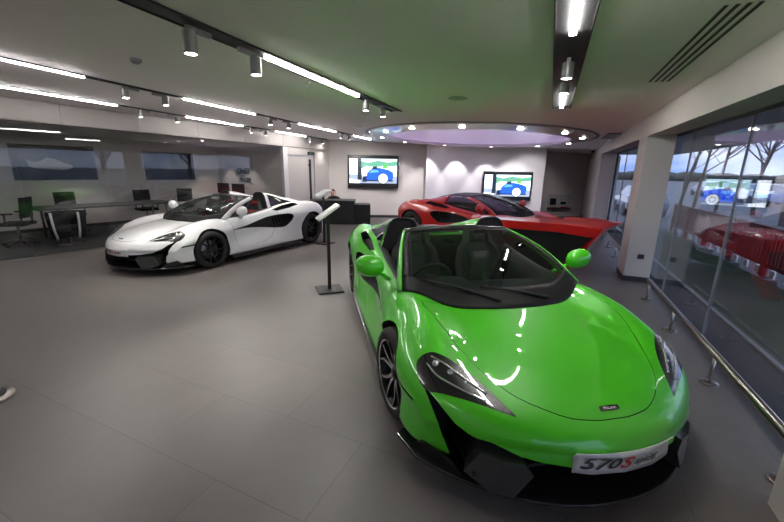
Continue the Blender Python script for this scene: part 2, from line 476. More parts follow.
def seat(parent, y):
    s_ = MB()
    rows = []
    for t, (x, z, w, dp) in enumerate([(-.86,.40,.20,.05),(-.95,.44,.23,.06),(-1.15,.40,.235,.07),(-1.28,.42,.23,.09),(-1.36,.56,.235,.09),(-1.43,.74,.24,.08),(-1.49,.88,.19,.07),(-1.52,.95,.12,.06),(-1.55,1.03,.115,.06),(-1.57,1.09,.08,.04)]):
        rows.append([Vector((x + (.05 if abs(u) > .8 else 0)*(1 if z > .5 else 0), y+u*w, z + (.04 if abs(u) > .8 and z < .5 else 0))) for u in rng(-1, 1, 9)])
    s_.grid(rows)
    o = s_.build('seat', M_leath, parent, solid=-.07, sharp=1.0)
    c = MB(); rows = [[Vector((x+.012, y+u*.115, z+.012)) for u in rng(-1, 1, 5)] for x, z in ((-.95,.445),(-1.14,.405),(-1.27,.425),(-1.345,.56),(-1.41,.72),(-1.455,.84))]
    c.grid(rows).build('seat_insert', M_leath2, o, solid=-.02)
    c = MB(); rows = [[Vector((x+.015, y+u*.08, z)) for u in rng(-1, 1, 5)] for x, z in ((-1.505,.95),(-1.53,1.02),(-1.55,1.07))]
    c.grid(rows).build('headrest_pad', M_leath2, o, solid=-.02)
    return o

def make_car(root, roof=False):
    A.parent = root; hood.parent = root
    for d in doors: d.parent = root
    for l in lamps: l.parent = root
    # --- nose: radiator void, splitter, blades
    MB().box((.40,0,.33), (.10,1.36,.36)).box((.60,0,.215), (.50,1.34,.02)).build('intake_duct', M_void, root)
    g = MB()
    for i in range(11): g.box((.465, 0, .17+.017*i), (.012, 1.34, .005))
    for i in range(21): g.box((.462, -.62+.062*i, .26), (.008, .005, .19))
    g.build('grille_mesh', M_carbon, root)
    up = [(1.07-.36*(abs(y)/.8)**2.2, y) for y in rng(-.90, .90, 41)]
    pts = up + [(.40, .965), (.36, .93), (.36, -.93), (.40, -.965)]
    MB().prism(pts, .125, .148, 'z').build('front_splitter', M_carbon, root, bevel=.006)
    for s in (1, -1):
        # faceted blade that divides centre and side openings
        b = MB()
        v = [(.80,.70*s,.20),(.855,.64*s,.345),(.925,.55*s,.335),(.965,.46*s,.345),(.985,.42*s,.29),(.96,.50*s,.15),(.90,.60*s,.15),
             (.62,.60*s,.20),(.64,.56*s,.345),(.68,.50*s,.335),(.70,.42*s,.345),(.72,.38*s,.29),(.72,.42*s,.15),(.68,.52*s,.15)]
        f = [(0,1,6),(1,2,6),(2,5,6),(2,3,4),(2,4,5)] + [(7,8,13),(8,9,13),(9,12,13),(9,10,11),(9,11,12)] + [(i, (i+1) % 7, 7+(i+1) % 7, 7+i) for i in range(7)]
        b.add(v, f).build('intake_blade', M_blade, root)
        # fin on the outer corner of the splitter
        e = MB(); e.prism([(.50,.14),(.78,.14),(.72,.21),(.60,.25)], .905*s, .915*s, 'y')
        e.v = [(x, (y if x < .55 else y - s*(x-.55)*.95), z) for x, y, z in e.v]
        e.build('splitter_fin', M_carbon, root)
        # side skirt
        sk = [(-.38,.955*s),(-.8,.965*s),(-1.5,.975*s),(-2.1,.985*s),(-2.26,.96*s),(-2.26,.80*s),(-.38,.80*s)]
        MB().prism(sk, .095, .165, 'z').build('side_skirt', M_carbon, root, bevel=.008)
        # headlamp internals
        L_ = lamps[0 if s > 0 else 1]
        def lp(x, y, off=.003):
            r = BV.ray_cast(Vector((x, y*s, 0)) + Vector((HN[0], HN[1]*s, HN[2]))*0 + Vector((0,0,1.5)), Vector((0,0,-1)))
            return r[0] + r[1]*off
        strip = [lp(.47,.815),lp(.56,.785),lp(.64,.72),lp(.71,.645),lp(.76,.585)]
        strip = crom([tuple(p) for p in strip], 5)
        MB().tube(strip, .006, 8).build('light_strip', M_lens, L_)
        strip = crom([tuple(lp(*q)) for q in ((.45,.785),(.52,.735),(.60,.675),(.68,.61),(.73,.57))], 5)
        MB().tube(strip, .007, 8).build('light_strip', M_rimp, L_)
        for q, r in (((.50,.775), .022), ((.575,.715), .020), ((.645,.655), .014)):
            c = lp(*q, off=-.004)
            MB().lathe([(0,r*.6),(r*.5,r*.5),(r*.85,r*.25),(r,0),(r*1.25,.001),(r*1.25,-.01)], 20, Matrix.Translation(c) @ Vector((HN[0], HN[1]*s, HN[2])).to_track_quat('Z','Y').to_matrix().to_4x4()).build('projector_lens', M_lens, L_)
        # intake detail behind the door
        q = MB()
        for i in range(5): q.box((-1.60-.085*i, .770*s, .64+.008*i), (.006, .03, .17-.012*i), M=Matrix.Rotation(.35, 3, 'Y'))
        q.build('intake_vane', M_carbon, root)
        # mirror
        m_ = MB(); c = Vector((-.64, .985*s, .935)); rows = []
        for i in range(13):
            a = PI*i/12; k_ = math.sin(a)**.75; cx = -math.cos(a)
            rows.append([c + Vector((.075*k_*math.cos(b)*(1.15 if math.cos(b) > 0 else .55) , cx*.118*s, .092*k_*math.sin(b) + .01*cx)) for b in [2*PI*j/20 for j in range(21)]])
        m_.grid(rows)
        mo = m_.build('mirror', M_green, root, merge=1e-5)
        MB().tube([(-.74,.81*s,.79),(-.70,.87*s,.84),(-.645,.93*s,.89)], [.026,.020,.022], 10, flat=(1.5,.7)).build('mirror_stalk', M_green, mo)
        MB().lathe([(0,0),(.058,0),(.06,-.004)], 24, Matrix.Translation(c+Vector((-.046,0,0))) @ Matrix.Rotation(-PI/2,4,'Y') @ Matrix.Diagonal((1.25,1.5,1,1))).build('mirror_glass', M_chrome, mo)
    # underbody
    MB().box((-1.35,0,.16), (3.1,1.5,.05)).build('underbody', M_void, root)
    # --- windscreen
    us = rng(-.90, .90, 25); ts = rng(.17, .94, 15)
    gl = MB().grid(screen_grid(us, ts)).build('windscreen', M_scr, root)
    fr = MB(); full = rng(-1, 1, 33)
    fr.grid(screen_grid(full, rng(-.0, .17, 6))); fr.grid(screen_grid(full, rng(.94, 1.0, 3)))
    fr.grid(screen_grid(rng(-1, -.90, 3), rng(.17, .94, 15))); fr.grid(screen_grid(rng(.90, 1, 3), rng(.17, .94, 15)))
    fr.build('windscreen_border', M_frit, gl, merge=1e-4, solid=.006)
    # header rail and pillars
    hr = [screen_pt(u, 1.0) + Vector((-.03,0,-.002)) for u in rng(-1, 1, 15)]
    MB().tube(hr, .024, 10, flat=(1.3,.8)).build('header_rail', M_black, root)
    for s in (1, -1):
        pr_ = []
        for t in rng(0.0, 1, 14):
            e = screen_pt(s, t); k_ = lerp(1.25, .9, t)
            pr_.append([e + Vector((.004, -.002*s, .004)), e + Vector((-.004, .010*s, .002)), e + Vector((-.018*k_, .018*s, -.012*k_)), e + Vector((-.040*k_, .022*s, -.034*k_)), e + Vector((-.052*k_, .010*s, -.048*k_)), e + Vector((-.045*k_, -.006*s, -.040*k_))])
        MB().grid(pr_).build('windscreen_pillar', M_green, root, solid=-.006)
    # cowl panel and wipers
    cw = MB(); rows = []
    for k in range(4):
        rows.append([Vector((.05 - .40*abs(u)**2.5 - .01 + .0*k - .028*k, .77*u, 0)) for u in full])
    for r in rows:
        for p in r: p.z = on_top(min(p.x, .9), max(-.75, min(.75, p.y)))[0].z - .004
    for y0, ang in ((-.10, .32), (.30, .30)):
        a = screen_pt((y0-.02)/.775, .05, .015); b = screen_pt((y0-.60 if False else y0-.50)/.775, .17, .012); e = screen_pt((y0+.02)/.775, .19, .012)
        w_ = MB().tube([a, a.lerp(b, .5)+Vector((0,0,.012)), b], [.010,.007,.004], 8)
        wo = w_.build('wiper', M_void, root)
        MB().tube([a.lerp(b, .12)+Vector((-.01,0,.004)), b+Vector((-.02,-.02,0))], .0045, 6).build('wiper_blade', M_chrome if False else M_carbon, wo)
    # --- nose badge
    c, n = on_top(.925, 0); T = n.to_track_quat('Z', 'X').to_matrix()
    ex = Vector((0,1,0)); ez = n; ey = ez.cross(ex)
    Mb = Matrix((ex, ey, ez)).transposed().to_4x4(); Mb.translation = c + n*.001
    bd = MB(); bd.prism(smooth2([(-.048,-.012),(.048,-.012),(.052,0),(.048,.012),(-.048,.012),(-.052,0)], 2), 0, .004, 'z'); bd.v = [tuple(Mb @ Vector(v)) for v in bd.v]
    bo = bd.build('badge', M_black, root)
    vs, fs = txt_mesh('McLaren', .021, .1); w_ = max(v[0] for v in vs)
    MB().add([Mb @ Vector((v[0]-w_/2, v[1]-.006, .0048)) for v in vs], fs).build('badge_lettering', M_inks, bo, recalc=False)
    # --- show plate bent round the bumper
    def bump(y, z, off=.016):
        p = on_front(y, min(max(z, .37), .43))[0]; return Vector((p.x+off, y, z))
    pr = [[bump(y, z) for y in rng(-.255, .305, 25)] for z in (.328, .365, .41, .442)]
    po = MB().grid(pr).build('show_plate', M_plate, root, solid=.004)
    vs, fs = txt_mesh('570', .078, .35, bold=.0015)
    def wrap(vs, y0, z0, sx=1.6): return [bump(-(-y0 - v[0]*sx) if False else y0 + v[0]*sx, z0 + v[1], .0225) for v in vs]
    MB().add(wrap(vs, -.235, .362), fs).build('plate_lettering', M_ink, po, recalc=False)
    w0 = max(v[0] for v in vs)*1.6
    vs2, fs2 = txt_mesh('S', .078, .35, bold=.002)
    MB().add(wrap(vs2, -.235+w0-.012, .362), fs2).build('plate_lettering', M_inkr, po, recalc=False)
    vs3, fs3 = txt_mesh('spider', .052, .35, bold=.001)
    MB().add(wrap(vs3, -.235+w0+.070, .370, 1.15), fs3).build('plate_lettering', M_ink, po, recalc=False)
    # --- wheels
    for x, f in ((0, True), (-2.67, False)):
        for s in (1, -1): wheel(root, x, s, f)
    # --- cockpit
    d = MB(); rows = []
    for x, z, w_ in ((-.06,.735,.66),(-.20,.75,.70),(-.40,.765,.72),(-.56,.775,.72),(-.66,.76,.72),(-.70,.70,.72),(-.68,.55,.72)):
        rows.append([Vector((x-.03*abs(u)+(-.12*abs(u)**2 if x > -.3 else 0), w_*u, z + (.045 if abs(u+.5) < .26 and -.7 < x < -.3 else 0) - .02*u*u)) for u in rng(-1, 1, 17)])
    d.grid(rows).build('dashboard', M_leath, root, solid=.02, sharp=.9)
    cn = MB(); cn.prism([(-.66,.30),(-.66,.68),(-.78,.64),(-.95,.50),(-1.5,.48),(-1.62,.60),(-1.62,.30)], -.09, .09, 'y'); cn.build('centre_console', M_leath2, root, bevel=.012)
    MB().box((-.70,0,.76), (.03,.13,.20), M=Matrix.Rotation(-.25,3,'Y')).build('centre_screen', M_black, root, bevel=.008)
    for y in (-.37, .37): seat(root, y)
    c = Vector((-.86,-.37,.74)); n = Vector((-.90,0,.43)).normalized(); a_ = Vector((0,1,0)); b_ = n.cross(a_)
    sw = MB().tube([c + a_*math.cos(w)*.178 + b_*math.sin(w)*.165 for w in [2*PI*i/32 for i in range(32)]], .0155, 10, closed=True)
    so = sw.build('steering_wheel', M_leath, root)
    hb = MB().lathe([(0,.02),(.05,.018),(.062,0),(.05,-.03),(.03,-.16)], 20, Matrix.Translation(c-n*.005) @ n.to_track_quat('Z','Y').to_matrix().to_4x4())
    for w in (0, PI, -PI/2): hb.tube([c + a_*math.cos(w)*.05 + b_*math.sin(w)*.05, c + a_*math.cos(w)*.168 + b_*math.sin(w)*.155], .012, 8, flat=(1.6,.6))
    hb.build('steering_hub', M_leath2, so)
    # door inner trims: dark leather ledge along the sill of the opening
    for s in (1, -1):
        tr_ = MB(); rows = []
        for x in rng(-.42, -1.62, 14):
            zt = on_top(x, .735*s)[0].z
            rows.append([Vector((x, .748*s, zt+.006)), Vector((x, .715*s, zt+.012)), Vector((x, .66*s, zt-.03)), Vector((x, .64*s, zt-.14)), Vector((x, .655*s, .42))])
        tr_.grid(rows).build('door_trim', M_leath, doors[0 if s > 0 else 1], solid=.012, sharp=1)
    # rear bulkhead
    MB().prism([(-.70,.40),(.70,.40),(.70,.95),(.42,1.0),(-.42,1.0),(-.70,.95)], -1.69, -1.655, 'x').build('rear_bulkhead', M_alc, root)
    if roof: coupe_top(root)
    else:
        for s in (1, -1): buttress(root, s)
        mp = MB(); rows = []
        for x in rng(-1.78, -2.75, 12): rows.append([Vector((x, .26*u, on_top(x, .26*u)[0].z+.006)) for u in rng(-1, 1, 7)])
        mp.grid(rows); mo = mp.build('engine_cover', M_void, root)
        sl = MB()
        for i in range(9): sl.box((-1.88-.1*i, 0, on_top(-1.88-.1*i, 0)[0].z+.014), (.03,.46,.012))
        sl.build('cover_slat', M_carbon, mo)
    # --- tail
    tl = MB(); rows = [[on_tail(y, z) for y in rng(-.72, .72, 25)] for z in (.50, .60, .70, .755)]
    tl.grid(rows).build('rear_grille', M_void, root, solid=.004)
    for s in (1, -1):
        pts = [on_tail(y*s, z, .012) for y, z in ((.70,.62),(.74,.70),(.68,.745),(.52,.755),(.40,.755))]
        MB().tube(crom([tuple(p) for p in pts], 4), .010, 8).build('tail_lamp', M_tail, root)
        MB().lathe([(.035,0),(.045,0),(.045,.10),(.035,.10),(.035,0)], 20, Matrix.Translation((-3.40,.14*s,.43)) @ Matrix.Rotation(PI/2,4,'Y')).build('exhaust_tip', M_chrome, root)
    df = MB()
    for y in rng(-.6, .6, 7): df.prism([(-3.0,.13),(-3.42,.16),(-3.42,.34),(-3.10,.24)], y-.006, y+.006, 'y')
    df.box((-3.15,0,.135), (.45,1.4,.015)).build('rear_diffuser', M_carbon, root)

def on_tail(y, z, off=.008):
    r = BV.ray_cast(Vector((-5, y, z)), Vector((1,0,0)))
    return r[0] + Vector((-off,0,0)) if r[0] else Vector((-3.36, y, z))

def buttress(root, s):
    def sec(x):
        t = (-1.50-x)/1.25
        zt = pchip([(0,1.215),(.2,1.175),(.45,1.10),(.7,1.03),(.9,.955),(1,.90)])(t)
        dz = lambda y: on_top(x, y)[0].z - .02
        yi = lerp(.30, .34, t); yo = lerp(.735, .76, t)
        k = lambda a, b: lerp(a, b, min(1, t))
        mid = (yi+yo)/2
        pts = [(yi, dz(yi)), (yi+.03, lerp(dz(yi), zt, .55)), (yi+.085, lerp(dz(yi), zt, .93)), (k(.50,.52), zt), (k(.58,.60), zt-.004), (k(.645,.67), lerp(dz(yo), zt, .82)), (k(.69,.72), lerp(dz(yo), zt, .42)), (yo, dz(yo))]
        return crom([(x, y*s, z) for y, z in pts], 4)
    xs = rng(-1.52, -2.75, 16)
    rows = [sec(x) for x in xs]
    n = len(rows[0]); b = MB()
    b.grid(rows)
    f0 = rows[0]; c0 = Vector((-1.52, .5*s, .9)); o = len(b.v)
    b.add(list(f0)+[c0], [(i, i+1, n) for i in range(n-1)] + [(n-1, 0, n)], mi=1)
    b.add(list(rows[-1]), [tuple(range(n))], mi=0)
    bo = b.build('buttress', [M_green, M_alc], root, merge=1e-5, sharp=.9)
    # quarter window: dark glass set on the outer face
    w = MB(); rr = []
    for x in rng(-1.60, -2.22, 10):
        q = sec(x); t = (-1.60-x)/.62
        top = lerp(.17, .80, t)   # fraction of the outer face
        outer = q[n-13:]
        m = len(outer)-1
        def at(fr):
            v = fr*m; i = min(int(v), m-1); return outer[i].lerp(outer[i+1], v-i)
        rr.append([at(lerp(top, .93, k/4)) + Vector((0,.006*s,.003)) for k in range(5)])
    w.grid(rr).build('quarter_window', M_sideg, bo)
    r0 = [Vector(p)+Vector((.008,0,0)) for p in f0]
    MB().tube(r0[4:-3], .012, 8).build('buttress_trim', M_void, bo)

def coupe_top(root):
    """fixed black roof, side glass and rear glass"""
    def sec(x):
        zt = pchip([(-1.16,1.166),(-1.4,1.195),(-1.7,1.19),(-2.1,1.12),(-2.5,1.03),(-2.95,.93)])(x)
        hw = pchip([(-1.16,.545),(-1.5,.55),(-2.0,.50),(-2.5,.44),(-2.95,.38)])(x)
        return [Vector((x, hw*u, zt-.035*u*u-.02*u**6)) for u in rng(-1, 1, 19)]
    rows = [sec(x) for x in rng(-1.16, -2.95, 20)]
    ro = MB().grid(rows[:11]).build('roof_panel', M_roof, root, solid=.02)
    MB().grid(rows[10:]).build('rear_glass', M_sideg, root, solid=.006)
    for s in (1, -1):
        g = MB(); rr = []
        for i, x in enumerate(rng(-.42, -2.75, 24)):
            yb_ = .735 if x > -1.6 else .735
            zb_ = on_top(x, .73*s)[0].z
            if x > -1.2:
                t = (-.42-x)/(.78); top = screen_pt(s, min(1, max(.03, t))) + Vector((0,.004*s,0)); top.x = x
            else:
                top = sec(max(x, -2.95))[-1 if s > 0 else 0].copy()
            bot = Vector((x, yb_*s, zb_))
            rr.append([bot.lerp(top, k/5)+Vector((0, .03*s*math.sin(PI*k/5), 0)) for k in range(6)])
        g.grid(rr).build('side_window', M_sideg, root, solid=.005)
        b = MB(); rows2 = []
        for x in rng(-1.75, -2.85, 10):
            q = sec(x)[-1 if s > 0 else 0]; z0 = on_top(x, .76*s)[0].z
            rows2.append([q.lerp(Vector((x, .775*s, z0+.004)), k/6)+Vector((0, .012*s, .03*math.sin(PI*k/6)*(1-(-1.75-x)/1.1))) for k in range(7)])
        b.grid(rows2).build('buttress', M_green, root, solid=.02)
# ------------------------------------------------------------------ camera
F_, TH, RO, CH = 364.5, .245, .0175, 1.712
cam = bpy.data.cameras.new('camera'); cam.sensor_width = 36; cam.lens = F_/784*36; cam.clip_start = .05; cam.clip_end = 500
co = bpy.data.objects.new('camera', cam); col.objects.link(co); sc.camera = co
co.matrix_world = Matrix.Translation((0,0,CH)) @ Matrix.Rotation(PI/2-TH, 4, 'X') @ Matrix.Rotation(RO, 4, 'Z')
sc.view_settings.view_transform = 'Standard'; sc.view_settings.look = 'None'; sc.view_settings.gamma = 1; sc.view_settings.use_curve_mapping = False
sc.view_settings.exposure = 1.1
sc.cycles.use_denoising = True; sc.cycles.max_bounces = 10; sc.cycles.transparent_max_bounces = 16; sc.cycles.sample_clamp_indirect = 6
sc.cycles.caustics_reflective = False; sc.cycles.caustics_refractive = False

# ------------------------------------------------------------------ room frame
def zceil(x, y): return 2.66 - .022*x - .004*(y-8)
dW = Vector((.3892,.9212,0)); nW = Vector((.9212,-.3892,0)); P0 = Vector((1.371,0,0))
def W(s, o=0, z=0): return P0 + dW*s + nW*o + Vector((0,0,z))        # window wall frame: along, outward
dG = Vector((.558,.830,0)); nG = Vector((-.830,.558,0)); G0 = Vector((-6.71,6.67,0))
def GL(s, o=0, z=0): return G0 + dG*s + nG*o + Vector((0,0,z))        # glazed partition frame: along, into the meeting room
angW = math.atan2(dW.y, dW.x); angG = math.atan2(dG.y, dG.x)
def fbox(mb, fr, s0, s1, o0, o1, z0, z1, mi=0):
    """box in a wall frame; z1 / z0 may be functions of (x, y)"""
    vs = []
    for z in (z0, z1):
        for s, o in ((s0,o0),(s1,o0),(s1,o1),(s0,o1)):
            p = fr(s, o); zz = z(p.x, p.y) if callable(z) else z
            vs.append((p.x, p.y, zz))
    return mb.add(vs, [(3,2,1,0),(4,5,6,7),(0,1,5,4),(1,2,6,5),(2,3,7,6),(3,0,4,7)], mi)
cz = lambda x, y: zceil(x, y)

# ------------------------------------------------------------------ room materials
def tile_mat():
    m = mat('floor_tiles', (.14,.128,.122), .38); nt = m.node_tree; b = nt.nodes['Principled BSDF']
    tc = nt.nodes.new('ShaderNodeTexCoord'); mp = nt.nodes.new('ShaderNodeMapping'); mp.inputs['Rotation'].default_value = (0,0,math.radians(24.0)); mp.inputs['Location'].default_value = (.37,.05,0)
    br = nt.nodes.new('ShaderNodeTexBrick'); br.offset = .5
    br.inputs['Scale'].default_value = 1.0; br.inputs['Brick Width'].default_value = 1.2; br.inputs['Row Height'].default_value = .6; br.inputs['Mortar Size'].default_value = .0022; br.inputs['Mortar Smooth'].default_value = .2
    br.inputs['Color1'].default_value = (.185,.165,.158,1); br.inputs['Color2'].default_value = (.172,.155,.148,1); br.inputs['Mortar'].default_value = (.10,.09,.086,1)
    n = nt.nodes.new('ShaderNodeTexNoise'); n.inputs['Scale'].default_value = 2.2; n.inputs['Detail'].default_value = 8; n.inputs['Roughness'].default_value = .65
    mx = nt.nodes.new('ShaderNodeMix'); mx.data_type = 'RGBA'; mx.blend_type = 'MULTIPLY'; mx.inputs['Factor'].default_value = .35
    rr = nt.nodes.new('ShaderNodeMapRange'); rr.inputs['To Min'].default_value = .30; rr.inputs['To Max'].default_value = .46
    bp = nt.nodes.new('ShaderNodeBump'); bp.inputs['Strength'].default_value = .25; bp.inputs['Distance'].default_value = .002; bp.invert = True
    L = nt.links.new
    L(tc.outputs['Object'], mp.inputs[0]); L(mp.outputs[0], br.inputs['Vector']); L(tc.outputs['Object'], n.inputs['Vector'])
    L(br.outputs['Color'], mx.inputs['A']); L(n.outputs['Fac'], mx.inputs['B']); L(mx.outputs['Result'], b.inputs['Base Color'])
    L(n.outputs['Fac'], rr.inputs['Value']); L(rr.outputs[0], b.inputs['Roughness'])
    L(br.outputs['Fac'], bp.inputs['Height']); L(bp.outputs[0], b.inputs['Normal'])
    return m
R_floor = tile_mat()
R_wall = noise_bump(mat('painted_wall', (.60,.555,.54), .75), 60, .05)
R_white = noise_bump(mat('white_backdrop', (.78,.76,.78), .7), 60, .05)
R_ceil = noise_bump(mat('ceiling_paint', (.87,.82,.82), .7), 40, .04)
R_fascia = mat('fascia_panel', (.36,.325,.32), .45)
R_dark = mat('dark_skirting', (.03,.03,.033), .5)
R_frame = mat('anthracite_frame', (.03,.035,.045), .4, .3)
R_carpet = noise_bump(mat('dark_carpet', (.035,.033,.036), .95), 300, .4, .004, .2, 40)
R_glassP = glass_mat('partition_glass', (.92,.93,.93), .028, .30)
R_glassW = glass_mat('window_glass', (.93,.95,.96), .034, .36)
R_steel = mat('brushed_steel', (.36,.33,.31), .3, 1.0)
R_black = mat('satin_black', (.012,.012,.013), .42)
R_chan = mat('channel_black', (.015,.015,.016), .6)
R_head = mat('grey_spot_housing', (.30,.30,.30), .4, .5)
R_led = mat('led_diffuser', (.9,.9,.9), .5, emit=(1,.97,.93), estr=36)
R_spotface = mat('spot_lens', (.9,.9,.9), .5, emit=(1,.96,.9), estr=18)
R_down = mat('downlight_lens', (.9,.9,.9), .5, emit=(1,.95,.88), estr=9)
R_bez = mat('tv_bezel', (.012,.012,.014), .25)
R_off = mat('tv_screen_off', (.005,.005,.007), .12, spec=.25)
R_redd = mat('red_lacquer', (.66,.006,.009), .38, coat=.45)
R_whp = mat('white_plastic', (.75,.75,.75), .4)
R_grey = mat('grey_plastic', (.25,.25,.26), .5)
R_fab = mat('black_fabric', (.012,.012,.014), .9)

# ------------------------------------------------------------------ floor, ceiling, walls
S0, S1 = -5.5, 15.2          # window wall, along
corner = W(S1, 0)
fl = MB(); pts = [W(-5.5, .46), W(17.2, .46), Vector((9.2,16.2,0)), Vector((-2.6,13.6,0)), GL(7.95,0), GL(-6.5,0), Vector((-10.6,-4.3,0)), Vector((-.5,-4.3,0))]
fl.prism([(p.x, p.y) for p in pts], -.12, 0, 'z'); struct(fl.build('floor', R_floor))
cf = MB(); fbox(cf, GL, -6.5, 7.95, .0, 3.75, -.12, -.001); struct(cf.build('floor', R_carpet)).name = 'floor_meeting_room'
# ceiling slab (gently sloped planes follow the zceil surface)
ce = MB(); hull = [W(-6, .15), W(17.8, .15), Vector((9.6,16.8,0)), Vector((-2.9,14.4,0)), GL(8.2,.3), GL(-6.6,.3), Vector((-10.9,-4.5,0)), Vector((-.9,-4.5,0))]
vs = [(p.x, p.y, zceil(p.x, p.y)) for p in hull] + [(p.x, p.y, zceil(p.x, p.y)+.12) for p in hull]; n = len(hull)
ce.add(vs, [tuple(range(n)), tuple(range(n, 2*n))] + [(i, (i+1) % n, n+(i+1) % n, n+i) for i in range(n)])
struct(ce.build('ceiling', R_ceil))
# window wall: header with a soffit that rises towards the glass, two piers
hd_ = MB(); vs = []
for s in (-5.5, 17.2):
    for o, z in ((0, 2.27), (.38, 2.30), (.50, 2.30), (.50, None), (0, None)):
        p = W(s, o); vs.append((p.x, p.y, z if z else zceil(p.x, p.y)+.02))
hd_.add(vs, [(0,1,2,3,4),(9,8,7,6,5)] + [(i, 5+i, 5+(i+1) % 5, (i+1) % 5) for i in range(5)])
struct(hd_.build('wall_right', R_wall))
for nm, s0, s1, o1 in (('trim_1', 6.32, 6.90, .37), ('trim_2', .75, 1.74, .37), ('trim_3', 12.0, 17.2, .37)):
    p_ = MB(); fbox(p_, W, s0, s1, .003, o1, 0, 2.29 )
    struct(p_.build(nm, R_wall))
    if nm == 'trim_2': continue
    k_ = MB(); fbox(k_, W, s0-.008, s1+.008, -.006, o1+.008, 0, .085); struct(k_.build('baseboard_'+nm, R_dark))
so_ = MB().box((W(6.317,.20).x, W(6.317,.20).y, .42), (.09,.012,.075), rz=math.atan2(nW.y, nW.x))
tag(so_.build('wall_switch', R_dark, bevel=.004), 'small dark switch plate on the white pillar beside the railing', 'switch')
# glazing of the window wall
wi = 0
edges = [-5.5, -3.9, -2.3, -.7, .9, 2.5, 4.1, 5.7, 7.3, 8.9, 10.5, 12.1, 13.7, 15.3, 16.9]
top, = (2.31,)
for a, b in zip(edges[:-1], edges[1:]):
    wi += 1
    g = MB(); fbox(g, W, a+.006, b-.006, .405, .415, .035, top-.04)
    struct(g.build('window_%d' % wi, R_glassW))
fr = MB(); fbox(fr, W, -5.5, 16.9, .385, .435, 0, .03); fbox(fr, W, -5.5, 16.9, .385, .435, top-.05, top)
fbox(fr, W, 11.96, 12.0, .385, .435, 0, top)
struct(fr.build('trim_4', R_frame))
jo = MB()
for e in edges[1:-1]: fbox(jo, W, e-.005, e+.005, .400, .420, .03, top-.04)
struct(jo.build('trim_5', R_grey))
# outside canopy
cn_ = MB(); fbox(cn_, W, -5.5, 17, .50, 3.0, 2.45, 2.70); struct(cn_.build('trim_6', R_frame))
# back walls
def wall_poly(mb, a, b, th, z0, z1, mi=0):
    a = Vector((*a, 0)); b = Vector((*b, 0)); d = (b-a).normalized(); nn = Vector((-d.y, d.x, 0))*th
    q = [a, b, b+nn, a+nn]; vs = []
    for z in (z0, z1):
        for p in q: vs.append((p.x, p.y, (z(p.x, p.y) if callable(z) else z)))
    return mb.add(vs, [(3,2,1,0),(4,5,6,7),(0,1,5,4),(1,2,6,5),(2,3,7,6),(3,0,4,7)], mi)
endG = GL(7.95, 0)
struct(wall_poly(MB(), (endG.x-.1, endG.y-.02), (1.32, 13.62), .12, 0, cz).build('wall_back', R_wall))
struct(wall_poly(MB(), (endG.x, endG.y-.035), (1.0, 13.585), .02, 0, .09).build('baseboard_back', R_dark))
# curved white backdrop panel
pn = MB(); rows = []
for z in (0, 1):
    r = []
    for t in rng(0, 1, 17):
        x = lerp(1.14, 5.30, t); y = 13.18 + .16*math.sin(PI*t)
        r.append(Vector((x, y, (zceil(x, y)-.005) if z else 0)))
    rows.append(r)
vsf = [p for r in rows for p in r] + [p+Vector((0,.10,0)) for r in rows for p in r]
nn_ = 17; fs = [(i, i+1, nn_+i+1, nn_+i) for i in range(16)] + [(2*nn_+i+1, 2*nn_+i, 3*nn_+i, 3*nn_+i+1) for i in range(16)]
fs += [(0, nn_, 3*nn_, 2*nn_), (nn_-1, 3*nn_-1, 4*nn_-1, 2*nn_-1)]
pn.add(vsf, fs, smooth=True); struct(pn.build('wall_panel', R_white, sharp=.8))
struct(wall_poly(MB(), (1.2, 13.62), (9.2, 15.39), .12, 0, cz).build('wall_recess', R_wall))
# glazed partition: fascia, glass sheets, end stub with the door
fa = MB()
ks = [-6.5,-4.9,-3.3,-1.7,-.55,.75,2.05,3.35,4.65,5.95,7.95]
for a, b in zip(ks[:-1], ks[1:]): fbox(fa, GL, a+.004, b-.004, -.03, .03, lambda x, y: zceil(x, y)-.36, lambda x, y: zceil(x, y)-.004)
fbox(fa, GL, -6.5, 7.95, .04, .20, lambda x, y: zceil(x, y)-.37, lambda x, y: zceil(x, y)-.004)
struct(fa.build('wall_left', R_fascia))
wg = wi
for a, b in zip([-6.5,-4.6,-2.7,-1.35,0,1.35,2.7,4.05], [-4.6,-2.7,-1.35,0,1.35,2.7,4.05,5.95]):
    wg += 1; g = MB(); fbox(g, GL, a+.004, b-.004, .0, .012, .012, lambda x, y: zceil(x, y)-.375)
    struct(g.build('window_%d' % wg, R_glassP))
sl_ = MB(); fbox(sl_, GL, -6.5, 5.95, -.012, .024, 0, .012)
struct(sl_.build('trim_7', R_steel))
fp = MB(); fbox(fp, GL, -.012, .012, -.05, .06, .0, .03)
struct(fp.build('trim_8', R_steel))
st = MB(); fbox(st, GL, 5.95, 6.12, .0, .12, 0, lambda x, y: zceil(x, y)-.37); struct(st.build('trim_9', R_white))
st = MB(); fbox(st, GL, 7.25, 7.95, .0, .12, 0, lambda x, y: zceil(x, y)-.37); fbox(st, GL, 6.12, 7.25, .0, .12, 2.12, lambda x, y: zceil(x, y)-.37); struct(st.build('wall_left_end', R_wall))
dd = MB(); fbox(dd, GL, 6.14, 7.23, .03, .08, .01, 2.11); dob = struct(dd.build('door_1', R_wall))
hh = MB(); fbox(hh, GL, 6.98, 7.04, -.05, -.02, .35, 2.0); fbox(hh, GL, 6.99, 7.03, -.02, .03, .5, .54); fbox(hh, GL, 6.99, 7.03, -.02, .03, 1.8, 1.84); hh.build('door_handle', R_black, dob)
ex = MB(); fbox(ex, GL, 6.95, 7.25, -.02, 0, 2.14, 2.24)
exo = tag(ex.build('exit_sign', R_dark, bevel=.004), 'small dark exit sign above the door with the long black handle', 'sign')
vs, fs = txt_mesh('EXIT', .075)
